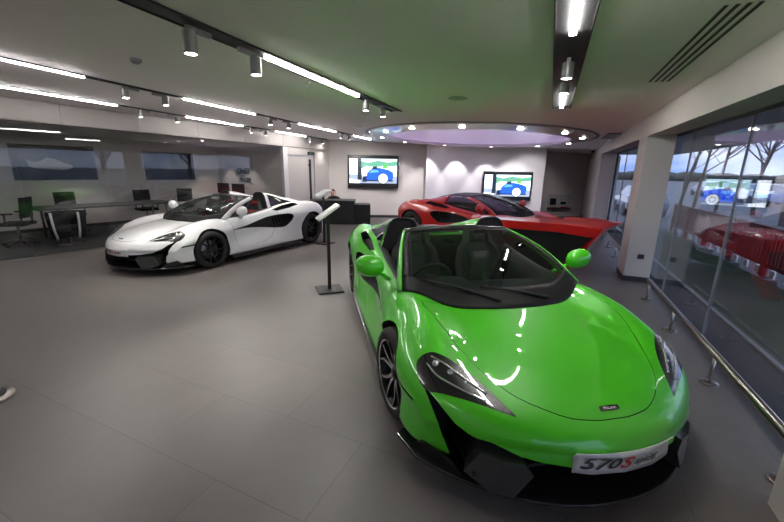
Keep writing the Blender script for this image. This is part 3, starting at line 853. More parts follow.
MB().add([tuple(GL(7.0+v[0], -.022, 2.165+v[1])) for v in vs], fs).build('sign_lettering', mat('sign_green', (.15,.4,.2), .5), exo, recalc=False)
# meeting room shell
def mz(x, y): return zceil(x, y)-.37
mw = MB(); fbox(mw, GL, -6.5, 6.1, 3.63, 3.75, 0, mz); struct(mw.build('wall_meeting_far', R_wall))
mw = MB(); fbox(mw, GL, 6.0, 6.12, .12, 3.63, 0, mz); struct(mw.build('wall_meeting_end', R_wall))
mw = MB(); fbox(mw, GL, -6.6, -6.5, -.0, 3.75, 0, cz); struct(mw.build('wall_meeting_near', R_wall))
mc = MB(); fbox(mc, GL, -6.5, 6.0, .20, 3.63, lambda x, y: mz(x, y), lambda x, y: mz(x, y)+.08); struct(mc.build('ceiling_meeting_room', R_ceil))
bb = MB(); fbox(bb, GL, -6.5, 6.0, 3.61, 3.63, 0, .08); fbox(bb, GL, 5.98, 6.0, .12, 3.61, 0, .08); struct(bb.build('baseboard_meeting', R_dark))
# walls behind the photographer
struct(wall_poly(MB(), (-10.7,-4.3), (.2,-4.3), -.12, 0, cz).build('wall_front', R_wall))
struct(wall_poly(MB(), tuple(GL(-6.5,0))[:2], (-10.6,-4.4), -.12, 0, cz).build('wall_front_left', R_wall))
lt = W(-5.5, .0)
struct(wall_poly(MB(), (-.6,-4.3), (W(-5.5,.44).x, W(-5.5,.44).y), -.12, 0, cz).build('wall_front_right', R_wall))

# ------------------------------------------------------------------ placing things on the ceiling by position
def cpt(x, y, dz=0): return Vector((x, y, zceil(x, y)+dz))
def rail_piece(mb, a, b, w, z0, z1, mi=0):
    a = Vector((*a, 0)); b = Vector((*b, 0)); d = (b-a).normalized(); n_ = Vector((-d.y, d.x, 0))*w/2
    q = [a-n_, b-n_, b+n_, a+n_]
    vs = [(p.x, p.y, zceil(p.x, p.y)+z0) for p in q] + [(p.x, p.y, zceil(p.x, p.y)+z1) for p in q]
    return mb.add(vs, [(3,2,1,0),(4,5,6,7),(0,1,5,4),(1,2,6,5),(2,3,7,6),(3,0,4,7)], mi)
LIGHT_SCALE = .45
def spot_head(p, d, r, h, label, group, energy=38, lit=True, aim=None):
    t = thing('track_spotlight', label, 'spotlight', tuple(p), math.atan2(d.y, d.x), group)
    MB().box((.085,0,-.030), (.21,.034,.034)).build('track_adapter', R_head, t, bevel=.003)
    MB().tube([(0,0,-.02),(0,0,-.05)], .012, 8).build('stem', R_head, t)
    MB().lathe([(r*.2,-.045),(r,-.05),(r,-.05-h),(r*.88,-.05-h),(r*.85,-.05-h+.012)], 24).build('housing', R_head, t, sharp=.8)
    MB().lathe([(0,-.05-h+.006),(r*.86,-.05-h+.006)], 24).build('lens', R_spotface, t)
    if lit:
        l = bpy.data.lights.new('spot_lamp', 'SPOT'); l.energy = energy*LIGHT_SCALE; l.spot_size = 1.15; l.spot_blend = .8; l.color = (1,.96,.91); l.shadow_soft_size = .04
        o = bpy.data.objects.new('spot_lamp', l); col.objects.link(o); o.location = (p.x, p.y, p.z-.06-h-.01)
        if aim: o.rotation_euler = (Vector(aim)-o.location).to_track_quat('-Z', 'Y').to_euler()
    return t
def track(name, label, a, b, w, lits, parts=None, zoff=-.004):
    a_ = Vector((*a, 0)); b_ = Vector((*b, 0))
    t = thing(name, label, 'track light', (a_.x, a_.y, zceil(a_.x, a_.y)), 0, 'black ceiling light tracks')
    m = MB(); at = lambda f: tuple((a_.lerp(b_, f)))[:2]
    def shift(mb):
        mb.v = [(x-a_.x, y-a_.y, z-zceil(a_.x, a_.y)) for x, y, z in mb.v]; return mb
    d = (b_-a_).normalized(); n_ = Vector((-d.y, d.x, 0))
    for s in (1, -1):
        o = n_*s*(w/2-.006)
        rail_piece(m, tuple(a_+o)[:2], tuple(b_+o)[:2], .012, -.016, -.001)
    rail_piece(m, at(0), at(1), w-.02, -.006, -.001)
    shift(m).build('channel', R_chan, t)
    for f0, f1 in lits:
        q = MB(); rail_piece(q, at(f0), at(f1), .042 if w > .15 else .028, -.030, -.006); shift(q).build('led_strip', R_led, t)
    return a_, b_, d
# ------------------------------------------------------------------ ceiling lights
def along(a, b, y):
    t = (y-a[1])/(b[1]-a[1]); return (lerp(a[0], b[0], t), y)
T1 = ((-4.4,-3.9), (.035,6.50)); T2 = ((-7.0,-3.1), (-.71,12.27)); T3 = ((-5.93,5.05), (-2.30,13.05)); TR = ((-1.0,-2.45), (2.39,5.61))
def fr_(T, y): return (y-T[0][1])/(T[1][1]-T[0][1])
track('track_light', 'broad black ceiling track nearest the camera with one long white strip', *T1, .19, [(fr_(T1,-3.6), fr_(T1,-1.6)), (fr_(T1,3.66), fr_(T1,5.26))])  # first strip is unseen behind the camera, added to light the room
track('track_light', 'middle of the three left ceiling tracks, running back towards the left television', *T2, .09, [(fr_(T2,-2.8), fr_(T2,-.2)), (fr_(T2,1.2), fr_(T2,4.80)), (fr_(T2,6.05), fr_(T2,7.45)), (fr_(T2,8.75), fr_(T2,10.2)), (fr_(T2,11.15), fr_(T2,12.2))])  # strip behind the camera is out of view, added for ambient light
track('track_light', 'ceiling track furthest left beside the panelled fascia over the glass partition', *T3, .07, [(fr_(T3,5.65), fr_(T3,7.05)), (fr_(T3,8.3), fr_(T3,9.7)), (fr_(T3,10.8), fr_(T3,12.0))])
track('track_light', 'short wide black ceiling track above the green car by the window side', *TR, .24, [(fr_(TR,1.2), fr_(TR,2.80)), (fr_(TR,4.55), fr_(TR,5.45))])
SP = [(T1, 2.93, .047, .15, 'large grey spotlight, nearest one on the broad black track', 60), (T1, 3.53, .047, .14, 'grey spotlight just before the white strip of the broad track', 55),
      (T1, 5.47, .045, .11, 'grey spotlight just behind the white strip of the broad track', 55), (T1, 6.0, .045, .11, 'grey spotlight at the far end of the broad black track', 55),
      (T2, 5.23, .045, .11, 'left spotlight of the first pair on the middle track', 45), (T2, 5.76, .045, .11, 'right spotlight of the first pair on the middle track', 45),
      (T2, 7.85, .045, .10, 'left spotlight of the second pair on the middle track', 45), (T2, 8.40, .045, .10, 'right spotlight of the second pair on the middle track', 45),
      (T2, 10.45, .045, .10, 'left spotlight of the third pair on the middle track, near the television wall', 45), (T2, 10.9, .045, .10, 'right spotlight of the third pair on the middle track, near the television wall', 45),
      (T3, 7.42, .043, .10, 'first spotlight behind the long strip on the track by the fascia', 40), (T3, 8.10, .043, .10, 'second spotlight behind the long strip on the track by the fascia', 40),
      (T3, 9.95, .043, .10, 'third spotlight from the left on the track by the fascia', 40), (T3, 10.45, .043, .10, 'fourth spotlight from the left on the track by the fascia', 40),
      (T3, 12.2, .043, .10, 'second to last spotlight at the door end of the fascia track', 40), (T3, 12.85, .043, .10, 'last spotlight at the door end of the fascia track', 40),
      (TR, 3.30, .045, .12, 'grey spotlight hanging from the wide track over the green car, the nearer one', 40), (TR, 3.95, .045, .10, 'grey spotlight hanging from the wide track over the green car, the farther one', 40),
      (T3, 5.20, .050, .13, 'spotlight cut off by the left edge of the photo on the fascia track', 40)]
for i, (T, y, r, h, lab, e) in enumerate(SP):
    x, y = along(*T, y); d = Vector((T[1][0]-T[0][0], T[1][1]-T[0][1], 0))
    aim = (x+.5, 13.4, .9) if (T is T2 and y > 10) else None
    spot_head(cpt(x, y, -.01), d if i % 2 == 0 else -d, r, h, lab, 'grey track spotlights', e*(2.2 if aim else (1.9 if T in (T1, T2) else 1.1)), True, aim)

# oval light feature
oc = Vector((2.15, 10.2, 0))
t = thing('ceiling_ring_light', 'large round lilac lit ceiling feature with a white rim above the red car', 'ceiling light', (oc.x, oc.y, zceil(oc.x, oc.y)))
def ringpt(r, a, dz): 
    x, y = oc.x + r*math.cos(a), oc.y + r*math.sin(a)
    return (x-oc.x, y-oc.y, zceil(x, y)-zceil(oc.x, oc.y)+dz)
R_rim = mat('gloss_white_rim', (.80,.78,.78), .3, coat=.4)
R_lil = mat('lilac_glow', (.50,.40,.60), .4, coat=.6, emit=(.50,.38,.66), estr=.36)
def rring(prof, mi=0, n=96):
    mb = MB(); rows = [[ringpt(r, 2*PI*j/n, dz) for j in range(n+1)] for r, dz in prof]
    return mb.grid(rows, mi)
rring([(2.82,-.002),(2.80,-.03),(2.72,-.035),(2.40,-.085),(2.34,-.085),(2.31,-.075),(2.31,-.01)]).build('rim', R_rim, t, merge=1e-4, sharp=.7)
rring([(2.31,-.012),(1.2,-.011),(.01,-.011)]).build('glow_panel', R_lil, t, merge=1e-4)
rring([(2.92,-.002),(2.90,-.012),(2.83,-.012),(2.82,-.002)]).build('outer_line', R_grey, t, merge=1e-4)  # thin grey ring outside the white rim
rl = [3.55, 3.95, 4.40, 4.85, 5.30, 5.75, .05, .55, 1.15, 1.75, 2.35, 2.9]
for k, a in enumerate(rl):
    p = Vector(ringpt(2.56, a, -.064)) + Vector((oc.x, oc.y, zceil(oc.x, oc.y)))
    MB().lathe([(.06,.0),(.055,-.010),(.0,-.008)], 20, Matrix.Translation(p-Vector((oc.x, oc.y, zceil(oc.x, oc.y)-0)))).build('rim_downlight', R_down, t)
for a in (.42, .75, 1.15, 1.55, 1.95, 2.35):  # rim spots onto the back wall; first angle added to brighten the recess
    q = Vector(ringpt(2.56, a, -.10)) + Vector((oc.x, oc.y, zceil(oc.x, oc.y)))
    l = bpy.data.lights.new('rim_and_fill_lamp', 'SPOT'); l.energy = 42; l.spot_size = 1.15; l.spot_blend = .5; l.shadow_soft_size = .04; l.color = (1,.96,.97)
    lo = bpy.data.objects.new('rim_and_fill_lamp', l); col.objects.link(lo); lo.location = q
    lo.rotation_euler = (Vector((q.x + .25*math.cos(a), 13.25, 1.1))-q).to_track_quat('-Z', 'Y').to_euler()
# small ceiling fittings
def disc(name, x, y, prof, m_, label, cat, group=None):
    p = cpt(x, y, -.001); o = MB().lathe([(r, -h) for r, h in prof], 28).build(name, m_, None, loc=p, sharp=.7); return tag(o, label, cat, group)
o = disc('smoke_detector', -2.57, 3.97, [(.055,0),(.055,.012),(.045,.03),(.0,.034)], R_grey, 'round grey smoke detector on the ceiling between the left tracks', 'smoke detector')
MB().lathe([(.03,-.034),(.028,-.045),(0,-.047)], 20).build('sensor_chamber', R_head, o)
o = disc('smoke_detector', -.81, 8.85, [(.05,0),(.05,.012),(.04,.028),(.0,.03)], R_whp, 'small pale smoke detector on the ceiling in front of the left television', 'smoke detector')
o = disc('ceiling_speaker', .84, 5.23, [(.13,0),(.13,.006),(.12,.009),(0,.010)], mat('speaker_mesh', (.36,.36,.35), .7), 'flat round speaker grille in the ceiling before the lilac ring', 'speaker')
o = disc('security_camera', 6.9, 13.2, [(.06,0),(.06,.03),(.05,.07),(.0,.09)], R_dark, 'little black dome camera in the far right ceiling corner', 'camera')
# four-slot air diffuser
t = thing('slot_air_vent', 'long four-slot black air diffuser in the ceiling above the window railing', 'air vent', tuple(cpt(2.27,3.15)))
for k in range(4):
    o_ = (k-1.5)*.052; nv = Vector((.918,-.395,0)); a = Vector((1.925,2.31,0))+nv*o_; b = Vector((2.645,4.0,0))+nv*o_
    q = MB(); rail_piece(q, (a.x, a.y), (b.x, b.y), .021, -.004, -.001)
    q.v = [(x-2.27, y-3.15, z-zceil(2.27,3.15)) for x, y, z in q.v]; q.build('slot', R_chan, t)
t = thing('air_vent', 'small grey louvred grille in the ceiling near the far right corner', 'air vent', tuple(cpt(4.95,8.75)), angW)
MB().box((0,0,-.008), (1.25,.30,.014)).build('frame', R_grey, t)
l_ = MB()
for k in range(6): l_.box((0,-.11+.044*k,-.018), (1.18,.014,.010))
l_.build('louvre', R_head, t)

# ------------------------------------------------------------------ televisions
E = lambda n, c, s=1.0: mat(n, (0,0,0), .3, emit=c, estr=s)
TVM = [E('screen_sky', (.55,.80,.95), 1.3), E('screen_trees', (.10,.32,.22), 1), E('screen_white', (.85,.9,1), 1.3), E('screen_blue', (.01,.08,.75), 1.2), E('screen_dark', (.02,.03,.06), .6), E('screen_green', (.10,.40,.08), 1), E('screen_road', (.30,.36,.50), .9), E('screen_silver', (.75,.78,.82), 1.2), E('screen_lightblue', (.08,.30,.95), 1.2)]
def tv_on(label, loc, rz, w, h):
    """local x right, z up, faces -y"""
    t = thing('television', label, 'television', loc, rz, 'wall televisions showing a blue car')
    MB().box((0,.035,h/2), (w,.06,h)).build('casing', R_bez, t, bevel=.008)
    m = MB(); sw, sh = w*.93, h*.74; x0, z0 = -sw/2, h*.15
    lay = [0]
    def P(pts, mi):
        lay[0] += 1; y = .004 - .0006*lay[0]
        q = [(x0+max(0, min(1, u))*sw, y, z0+max(0, min(1, v))*sh) for u, v in pts]
        m.add(q, [tuple(range(len(q)))], mi)
    def C(cx, cz, r, mi, n=20): P([(cx+r*math.cos(2*PI*i/n)*sh/sw, cz+r*math.sin(2*PI*i/n)) for i in range(n)], mi)
    P([(0,0),(1,0),(1,1),(0,1)], 0)
    P([(0,0),(1,0),(1,.28),(0,.36)], 6)
    P([(.25,.60),(.40,.70),(.55,.66),(.7,.72),(.9,.70),(1,.74),(1,.92),(.8,.86),(.6,.93),(.4,.84),(.25,.9)], 1)
    P([(0,.55),(.16,.55),(.16,1),(0,1)], 2); P([(0,.0),(.22,.0),(.22,.12),(0,.18)], 2); P([(.17,.12),(.26,.14),(.25,1),(.17,1)], 4)
    P([(.70,.62),(.80,.62),(.79,.80),(.71,.78)], 5); P([(.80,.58),(.9,.72),(1,.60),(1,.50),(.8,.50)], 2)
    P([(.28,.16),(.36,.14),(.42,.50),(.38,.72),(.30,.66),(.27,.40)], 7); P([(.27,.05),(.36,.05),(.37,.30),(.28,.28)], 4)
    P([(.36,.14),(.40,.12),(.90,.12),(.93,.30),(.92,.46),(.82,.56),(.62,.64),(.50,.62),(.42,.52),(.37,.40)], 3)
    P([(.42,.42),(.62,.46),(.60,.54),(.48,.56)], 8); P([(.46,.57),(.60,.59),(.57,.70),(.50,.68)], 4)
    P([(.36,.08),(.92,.08),(.92,.14),(.36,.14)], 4)
    C(.71, .20, .23, 4); C(.71, .20, .20, 7); C(.71, .20, .13, 6)
    for k in range(8):
        a = 2*PI*k/8; P([(.71+.02*math.cos(a+1.5)*sh/sw, .2+.02*math.sin(a+1.5)), (.71+.19*math.cos(a)*sh/sw, .2+.19*math.sin(a)), (.71+.02*math.cos(a-1.5)*sh/sw, .2+.02*math.sin(a-1.5))], 7)
    m.build('screen', TVM, t, recalc=False)
    return t
tv_on('wall television on the plain wall left of the white backdrop, showing a blue car', (-.72,13.25,1.07), math.radians(2.5), 1.80, 1.13)
tv_on('wall television on the white backdrop behind the red car, showing a blue car', (4.02,13.14,.72), math.radians(-3), 1.72, 1.0)
def tv_off(label, s, z, w, h, car=False):
    p = GL(s, 3.63); t = thing('television', label, 'television', (p.x, p.y, z), angG, 'dark televisions in the glazed meeting room')
    MB().box((0,-.035,h/2), (w,.06,h)).build('casing', R_bez, t, bevel=.006)
    sc_ = MB().add([(-w/2+.02,-.0665,.02),(w/2-.02,-.0665,.02),(w/2-.02,-.0665,h-.02),(-w/2+.02,-.0665,h-.02)], [(0,1,2,3)]).build('screen', R_off, t, recalc=False)
    if car:
        c = MB(); q = [(-.42,.30),(.30,.26),(.55,.32),(.50,.40),(.28,.46),(.05,.56),(-.12,.56),(-.30,.46),(-.50,.46),(-.52,.52),(-.60,.52),(-.58,.44),(-.55,.34)]  # dim emissive car outline laid on the dark screen
        c.add([(x*.8-.1,-.068,z_) for x, z_ in q], [tuple(range(len(q)))]).build('car_shape', E('screen_grey_car', (.06,.057,.055), .5), t, recalc=False)
    return t
tv_off('wide dark television on the meeting room wall at the far left, faint grey car shape', 1.46, 1.30, 1.70, .88, True)
tv_off('wide dark television on the meeting room wall right of the other one', 4.32, 1.27, 1.52, .86)

# ------------------------------------------------------------------ meeting room
ew = lambda u, z, off=-.012: Vector(GL(6.0+off, u, z))
def end_text(s, u, z, size, shear, m_, parent, bold=.002):
    vs, fs = txt_mesh(s, size, shear, bold=bold)
    vs = [tuple(GL(6.0-.02, u - v[0], z + v[1]) - parent.location) for v in vs]
    return MB().add(vs, fs).build('lettering', m_, parent, recalc=False)
lg = thing('wall_sign', 'dark italic two line company sign on the end wall of the meeting room', 'sign', tuple(GL(5.985, 2.3, 1.35)))
end_text('JONES', 2.55, 1.50, .26, .25, R_dark, lg, .01); end_text('FRASER', 2.40, 1.22, .20, .25, R_dark, lg, .008)
MB().box(tuple(GL(5.985, 2.45, 1.02)-lg.location), (.012,.95,.016), rz=angG).build('underline', R_dark, lg)
gi = 0
for s, o in [(.2,1.0),(1.5,1.0),(2.9,1.0),(4.2,1.0),(.2,2.7),(1.8,2.7),(3.4,2.7),(5.0,2.7),(5.45,1.7),(5.45,2.9),(-1.5,1.8),(-3.2,1.8)]:
    p = GL(s, o); p.z = mz(p.x, p.y)-.001
    d_ = MB().lathe([(.055,0),(.05,-.004),(.045,-.004)], 20).build('recessed_downlight', R_whp, None, loc=p)
    MB().lathe([(.045,-.003),(0,-.003)], 20).build('lens', R_down, d_, recalc=False)
    row = 'front row nearest the glass' if o < 1.5 else ('back row by the televisions' if o > 2.5 else 'middle')
    tag(d_, 'small round downlight in the meeting room ceiling', 'downlight', 'meeting room downlights')
    if gi in (1, 3, 5, 7, 8, 9):
        l = bpy.data.lights.new('downlight_lamp', 'SPOT'); l.energy = 20; l.spot_size = 1.35; l.spot_blend = .5; l.color = (1,.93,.86); l.shadow_soft_size = .03
        lo = bpy.data.objects.new('downlight_lamp', l); col.objects.link(lo); lo.location = p + Vector((0,0,-.02))
    gi += 1
def office_chair(s, o, rz, label):
    p = GL(s, o); t = thing('office_chair', label, 'chair', tuple(p), rz, 'meeting room office chairs')
    MB().box((0,0,.47), (.48,.48,.07)).build('seat', R_fab, t, bevel=.025)
    b = MB(); rows = [[Vector((-.23 - .05*math.cos(u*1.2)+.05, u*.22, z)) for u in rng(-1, 1, 7)] for z in rng(.60, 1.02, 6)]
    for i, r in enumerate(rows):
        for q in r: q.x -= .03*i/5*1.5
    b.grid(rows).build('backrest', R_fab, t, solid=.03)
    MB().tube([(-.20,0,.46),(-.27,0,.50),(-.28,0,.75)], .02, 8).build('back_stem', R_black, t)
    for s_ in (1, -1): MB().tube([(.05,.24*s_,.48),(.05,.28*s_,.50),(.04,.28*s_,.68),(.14,.28*s_,.70),(-.10,.28*s_,.70)], .016, 8).build('armrest', R_black, t)
    MB().tube([(0,0,.45),(0,0,.12)], .025, 12).build('gas_lift', R_steel, t)
    bs = MB()
    for k in range(5): a = 2*PI*k/5; bs.tube([(0,0,.13),(.29*math.cos(a),.29*math.sin(a),.075)], [.022,.014], 8)
    bs.build('star_base', R_steel, t)
    for k in range(5):
        a = 2*PI*k/5; MB().lathe([(.0,-.02),(.028,-.02),(.028,.02),(0,.02)], 12, Matrix.Translation((.29*math.cos(a),.29*math.sin(a),.03)) @ Matrix.Rotation(a, 4, 'Z') @ Matrix.Rotation(PI/2, 4, 'X')).build('castor', R_black, t)
    return t
office_chair(.12, 1.6, angG+2.5, 'black mesh office chair at the near end of the meeting table, far left')
office_chair(1.35, 2.75, angG-1.5, 'black office chair behind the meeting table under the first dark television')
office_chair(3.1, 2.75, angG-1.6, 'black office chair behind the meeting table between the two dark televisions')
office_chair(4.20, 2.75, angG-2.2, 'black office chair at the far corner by the computer desk')
p = GL(1.9, 1.95); t = thing('meeting_table', 'long pale meeting table behind the glass partition', 'table', tuple(p), angG)
MB().box((0,0,.73), (2.9,1.0,.035)).build('tabletop', mat('grey_tabletop', (.045,.045,.05), .6), t, bevel=.008)
for sx in (-1.2, 1.2):
    for sy in (-.4, .4): MB().tube([(sx,sy,.712),(sx,sy,0)], .025, 10).build('leg', R_steel, t)
p = GL(.78, .95); t = thing('tub_chair', 'round black tub chair with a white shell edge close behind the partition', 'chair', tuple(p), angG-1.9)
tc_ = MB(); rows = [[Vector((r_*math.cos(a), r_*math.sin(a), z)) for a in rng(.7, 2*PI-.7, 21)] for r_, z in ((.27,.16),(.31,.34),(.33,.55),(.335,.72))]
tc_.grid(rows).build('shell', R_fab, t, solid=.012)
rows = [[Vector((r_*math.cos(a), r_*math.sin(a), z)) for a in rng(.75, 2*PI-.75, 21)] for r_, z in ((.235,.24),(.27,.36),(.295,.55),(.30,.705))]
MB().grid(rows).build('upholstery', R_fab, t, solid=.012)
for a_ in (.7, 2*PI-.7): MB().tube([(r_*math.cos(a_), r_*math.sin(a_), z) for r_, z in ((.275,.16),(.315,.34),(.335,.55),(.34,.725))], .022, 8).build('edge_trim', R_whp, t)
MB().lathe([(0,.20),(.24,.20),(.27,.26),(.26,.40),(.20,.42),(0,.42)], 28).build('seat', R_fab, t, sharp=1)
MB().lathe([(.03,.20),(.03,.02),(.22,.012),(.22,0)], 28).build('base', R_steel, t, sharp=.7)
p = GL(5.1, 1.6); t = thing('computer_desk', 'white desk at the far end of the meeting room below the sign', 'desk', tuple(p), angG)
MB().box((0,0,.73), (.8,1.7,.03)).build('desktop', R_whp, t, bevel=.005)
for sy in (-.8, .8): MB().box((0,sy,.357), (.72,.03,.714)).build('side_panel', R_whp, t)
for k, (o_, lab) in enumerate(((2.05, 'black computer monitor at the left on the white desk under the sign'), (1.25, 'black computer monitor at the right on the white desk under the sign'))):
    p = GL(5.15, o_, .746); m_ = thing('computer_monitor', lab, 'monitor', tuple(p), angG+.15)
    MB().box((0,0,.30), (.035,.52,.32)).build('screen_housing', R_bez, m_, bevel=.005)
    MB().box((.03,0,.10), (.03,.05,.20)).build('stand', R_black, m_); MB().box((.03,0,.005), (.16,.20,.01)).build('foot', R_black, m_)

# ------------------------------------------------------------------ black reception counter with a seated person
t = thing('reception_counter', 'low black reception counter in front of the back wall, behind the white car', 'counter', (-1.62,11.9,0), math.radians(5))
MB().box((-.30,0,.36), (1.35,.75,.72)).build('counter_body', R_black, t, bevel=.006)
MB().box((-.30,0,.735), (1.42,.80,.03)).build('counter_top', R_black, t, bevel=.005)
MB().box((.63,.06,.31), (.50,.70,.62)).build('side_cabinet', R_black, t, bevel=.006)
MB().box((-.04,0,.03), (1.80,.66,.05)).build('plinth', R_chan, t)
def skin_body(name, joints, edges, m_, parent, root=0, sub=2):
    me = bpy.data.meshes.new(name); me.from_pydata([j[0] for j in joints], edges, [])
    o = bpy.data.objects.new(name, me); col.objects.link(o)
    md = o.modifiers.new('s', 'SKIN'); md.use_smooth_shade = True
    for i, j in enumerate(joints):
        me.skin_vertices[0].data[i].radius = j[1]; me.skin_vertices[0].data[i].use_root = (i == root)
    o.modifiers.new('u', 'SUBSURF').levels = sub
    dg = bpy.context.evaluated_depsgraph_get(); dg.update()
    nm = bpy.data.meshes.new_from_object(o.evaluated_get(dg), depsgraph=dg); o.modifiers.clear(); o.data = nm
    nm.materials.clear(); nm.materials.append(m_)
    for p in nm.polygons: p.use_smooth = True
    o.parent = parent; return o
pr = thing('person', 'person with short dark hair in a dark top, seated low behind the black counter', 'person', (-2.02,12.78,0), math.radians(-92))
J = [((0,0,.50),(.15,.12)), ((.05,0,.60),(.13,.10)), ((.14,0,.70),(.15,.10)), ((.20,0,.765),(.10,.08)), ((.25,0,.80),(.05,.05)), ((.28,0,.845),(.05,.05)),
     ((.17,.17,.74),(.06,.06)), ((.14,.24,.56),(.045,.045)), ((.32,.20,.53),(.035,.035)), ((.40,.16,.54),(.028,.022)),
     ((.17,-.17,.74),(.06,.06)), ((.14,-.24,.56),(.045,.045)), ((.32,-.20,.53),(.035,.035)), ((.40,-.16,.54),(.028,.022)),
     ((.05,.10,.46),(.09,.09)), ((.40,.12,.47),(.07,.07)), ((.42,.12,.10),(.045,.045)), ((.50,.12,.05),(.04,.035)),
     ((.05,-.10,.46),(.09,.09)), ((.40,-.12,.47),(.07,.07)), ((.42,-.12,.10),(.045,.045)), ((.50,-.12,.05),(.04,.035))]
ED = [(0,1),(1,2),(2,3),(3,4),(4,5),(3,6),(6,7),(7,8),(8,9),(3,10),(10,11),(11,12),(12,13),(0,14),(14,15),(15,16),(16,17),(0,18),(18,19),(19,20),(20,21)]
R_skin = mat('skin', (.50,.28,.20), .55); R_cloth = mat('dark_clothing', (.02,.02,.025), .9); R_hair = mat('dark_hair', (.012,.008,.006), .7)
HB = []
bo = skin_body('clothed_body', J, ED, R_cloth, pr)
hd2 = MB(); rows = []
for i in range(15):
    a = PI*i/14; rows.append([Vector((.17+.095*math.sin(a)*math.cos(b)*(1.0 if math.cos(b) < 0 else 1.0 - .12*(math.cos(a) < -.2)), .072*math.sin(a)*math.sin(b), 1.13-.118*math.cos(a)*-1*-1)) for b in [2*PI*j/20 for j in range(21)]])
ho = hd2.grid(rows).build('head', R_skin, pr, merge=1e-5)
MB().tube([(.262,0,1.15),(.285,0,1.115),(.262,0,1.10)], [.008,.013,.008], 8).build('nose', R_skin, ho)
for s in (1, -1):
    MB().lathe([(0,.010),(.009,.006),(.012,0)], 12, Matrix.Translation((.252,.030*s,1.14)) @ Matrix.Rotation(PI/2,4,'Y')).build('eye', R_bez, ho)
    MB().lathe([(.0,.0),(.02,.004),(.028,.0),(.02,-.012)], 12, Matrix.Translation((.165,.074*s,1.125)) @ Matrix.Rotation(-s*PI/2,4,'X')).build('ear', R_skin, ho)
MB().tube([(.252,-.024,1.07),(.262,0,1.068),(.252,.024,1.07)], .005, 6).build('mouth', mat('lips', (.4,.14,.12), .5), ho)
hr_ = MB(); rows = []
for i in range(9):
    a = PI*.60*i/8; rows.append([Vector((.158+.106*math.sin(a)*math.cos(b) - (.03 if math.cos(b) > .3 and i > 4 else 0), .082*math.sin(a)*math.sin(b), 1.135+.125*math.cos(a) + (.05 if math.cos(b) > .3 and i > 5 else 0))) for b in [2*PI*j/20 for j in range(21)]])
hr_.grid(rows).build('hair', R_hair, ho, merge=1e-5)
for s in (1, -1):
    h_ = MB().tube([(.38,.16*s,.632),(.43,.145*s,.636),(.46,.14*s,.638)], [.026,.034,.030], 10, flat=(1,.5))
    for k, ln in enumerate((.055,.068,.072,.062)): h_.tube([(.455,(.115+.016*k)*s,.638),(.48+ln*.5,(.113+.017*k)*s,.640),(.455+ln+.02,(.112+.0175*k)*s,.630)], [.0085,.008,.006], 6)
    h_.tube([(.405,.125*s,.636),(.43,.10*s,.638),(.462,.092*s,.632)], [.010,.009,.007], 6)
    h_.v = [(x+.02, y, z-.095) for x, y, z in h_.v]
    h_.build('hand', R_skin, pr)
ho.location = (.14, 0, -.20)
p = pr.location; st_ = thing('stool', 'black stool behind the reception counter under the seated person', 'stool', (p.x, p.y, 0), math.radians(-92))
MB().lathe([(0,.34),(.19,.34),(.20,.37),(.17,.40),(0,.40)], 24).build('seat', R_fab, st_); MB().lathe([(.03,.34),(.03,.02),(.2,.012),(.2,0),(0,0)], 24).build('pedestal', R_steel, st_, sharp=.7)

# ------------------------------------------------------------------ red wedge shaped desk
rd = thing('display_desk', 'long red lacquered wedge shaped desk with black front beside the white pillar', 'desk', (3.05,6.0,0))
def rel(pts): return [(x-3.05, y-6.0, z) for x, y, z in pts]
def slab(top, bot): 
    n = len(top); return MB().add(rel(top)+rel(bot), [tuple(range(n)), tuple(range(2*n-1, n-1, -1))] + [(i, n+i, n+(i+1) % n, (i+1) % n) for i in range(n)])
zt = .965
top = [(1.30,6.08,zt),(2.60,5.62,zt-.02),(3.08,5.30,zt-.035),(3.66,5.78,zt-.005),(3.52,6.30,zt),(2.98,6.34,zt+.01),(2.90,6.18,zt-.02),(1.45,6.62,zt-.01)]
bot = [(1.30,6.10,zt-.13),(2.60,5.65,zt-.16),(3.04,5.37,zt-.20),(3.46,5.84,zt-.15),(3.36,6.18,zt-.13),(2.98,6.24,zt-.12),(2.90,6.12,zt-.12),(1.45,6.58,zt-.10)]
slab(top, bot).build('worktop', R_redd, rd, bevel=.012)
sv = MB(); a = [(3.05,5.39,zt-.19),(3.36,5.72,zt-.145),(3.24,5.80,zt-.13),(3.02,5.46,zt-.13)]; b = [(2.84,5.98,.0),(2.96,6.06,.0),(2.84,6.16,0),(2.74,6.06,0)]
slab(a, b).build('slanted_leg', R_redd, rd, bevel=.012)
a = [(1.34,6.14,zt-.13),(2.60,5.70,zt-.16),(3.02,5.44,zt-.20),(3.22,5.80,zt-.13),(2.9,6.10,zt-.12),(1.48,6.54,zt-.10)]; b = [(1.40,6.22,0),(2.44,5.98,0),(2.66,5.98,0),(2.70,6.06,0),(2.62,6.14,0),(1.54,6.48,0)]
slab(a, b).build('front_panel', R_black, rd, bevel=.01)
MB().lathe([(0,0),(.03,.0),(.03,.05),(0,.055)], 16, Matrix.Translation((2.84-3.05,5.62-6,zt-.155)) @ Matrix.Rotation(2.0,4,'X')).build('desk_knob', R_whp, rd)  # small white knob under the worktop edge

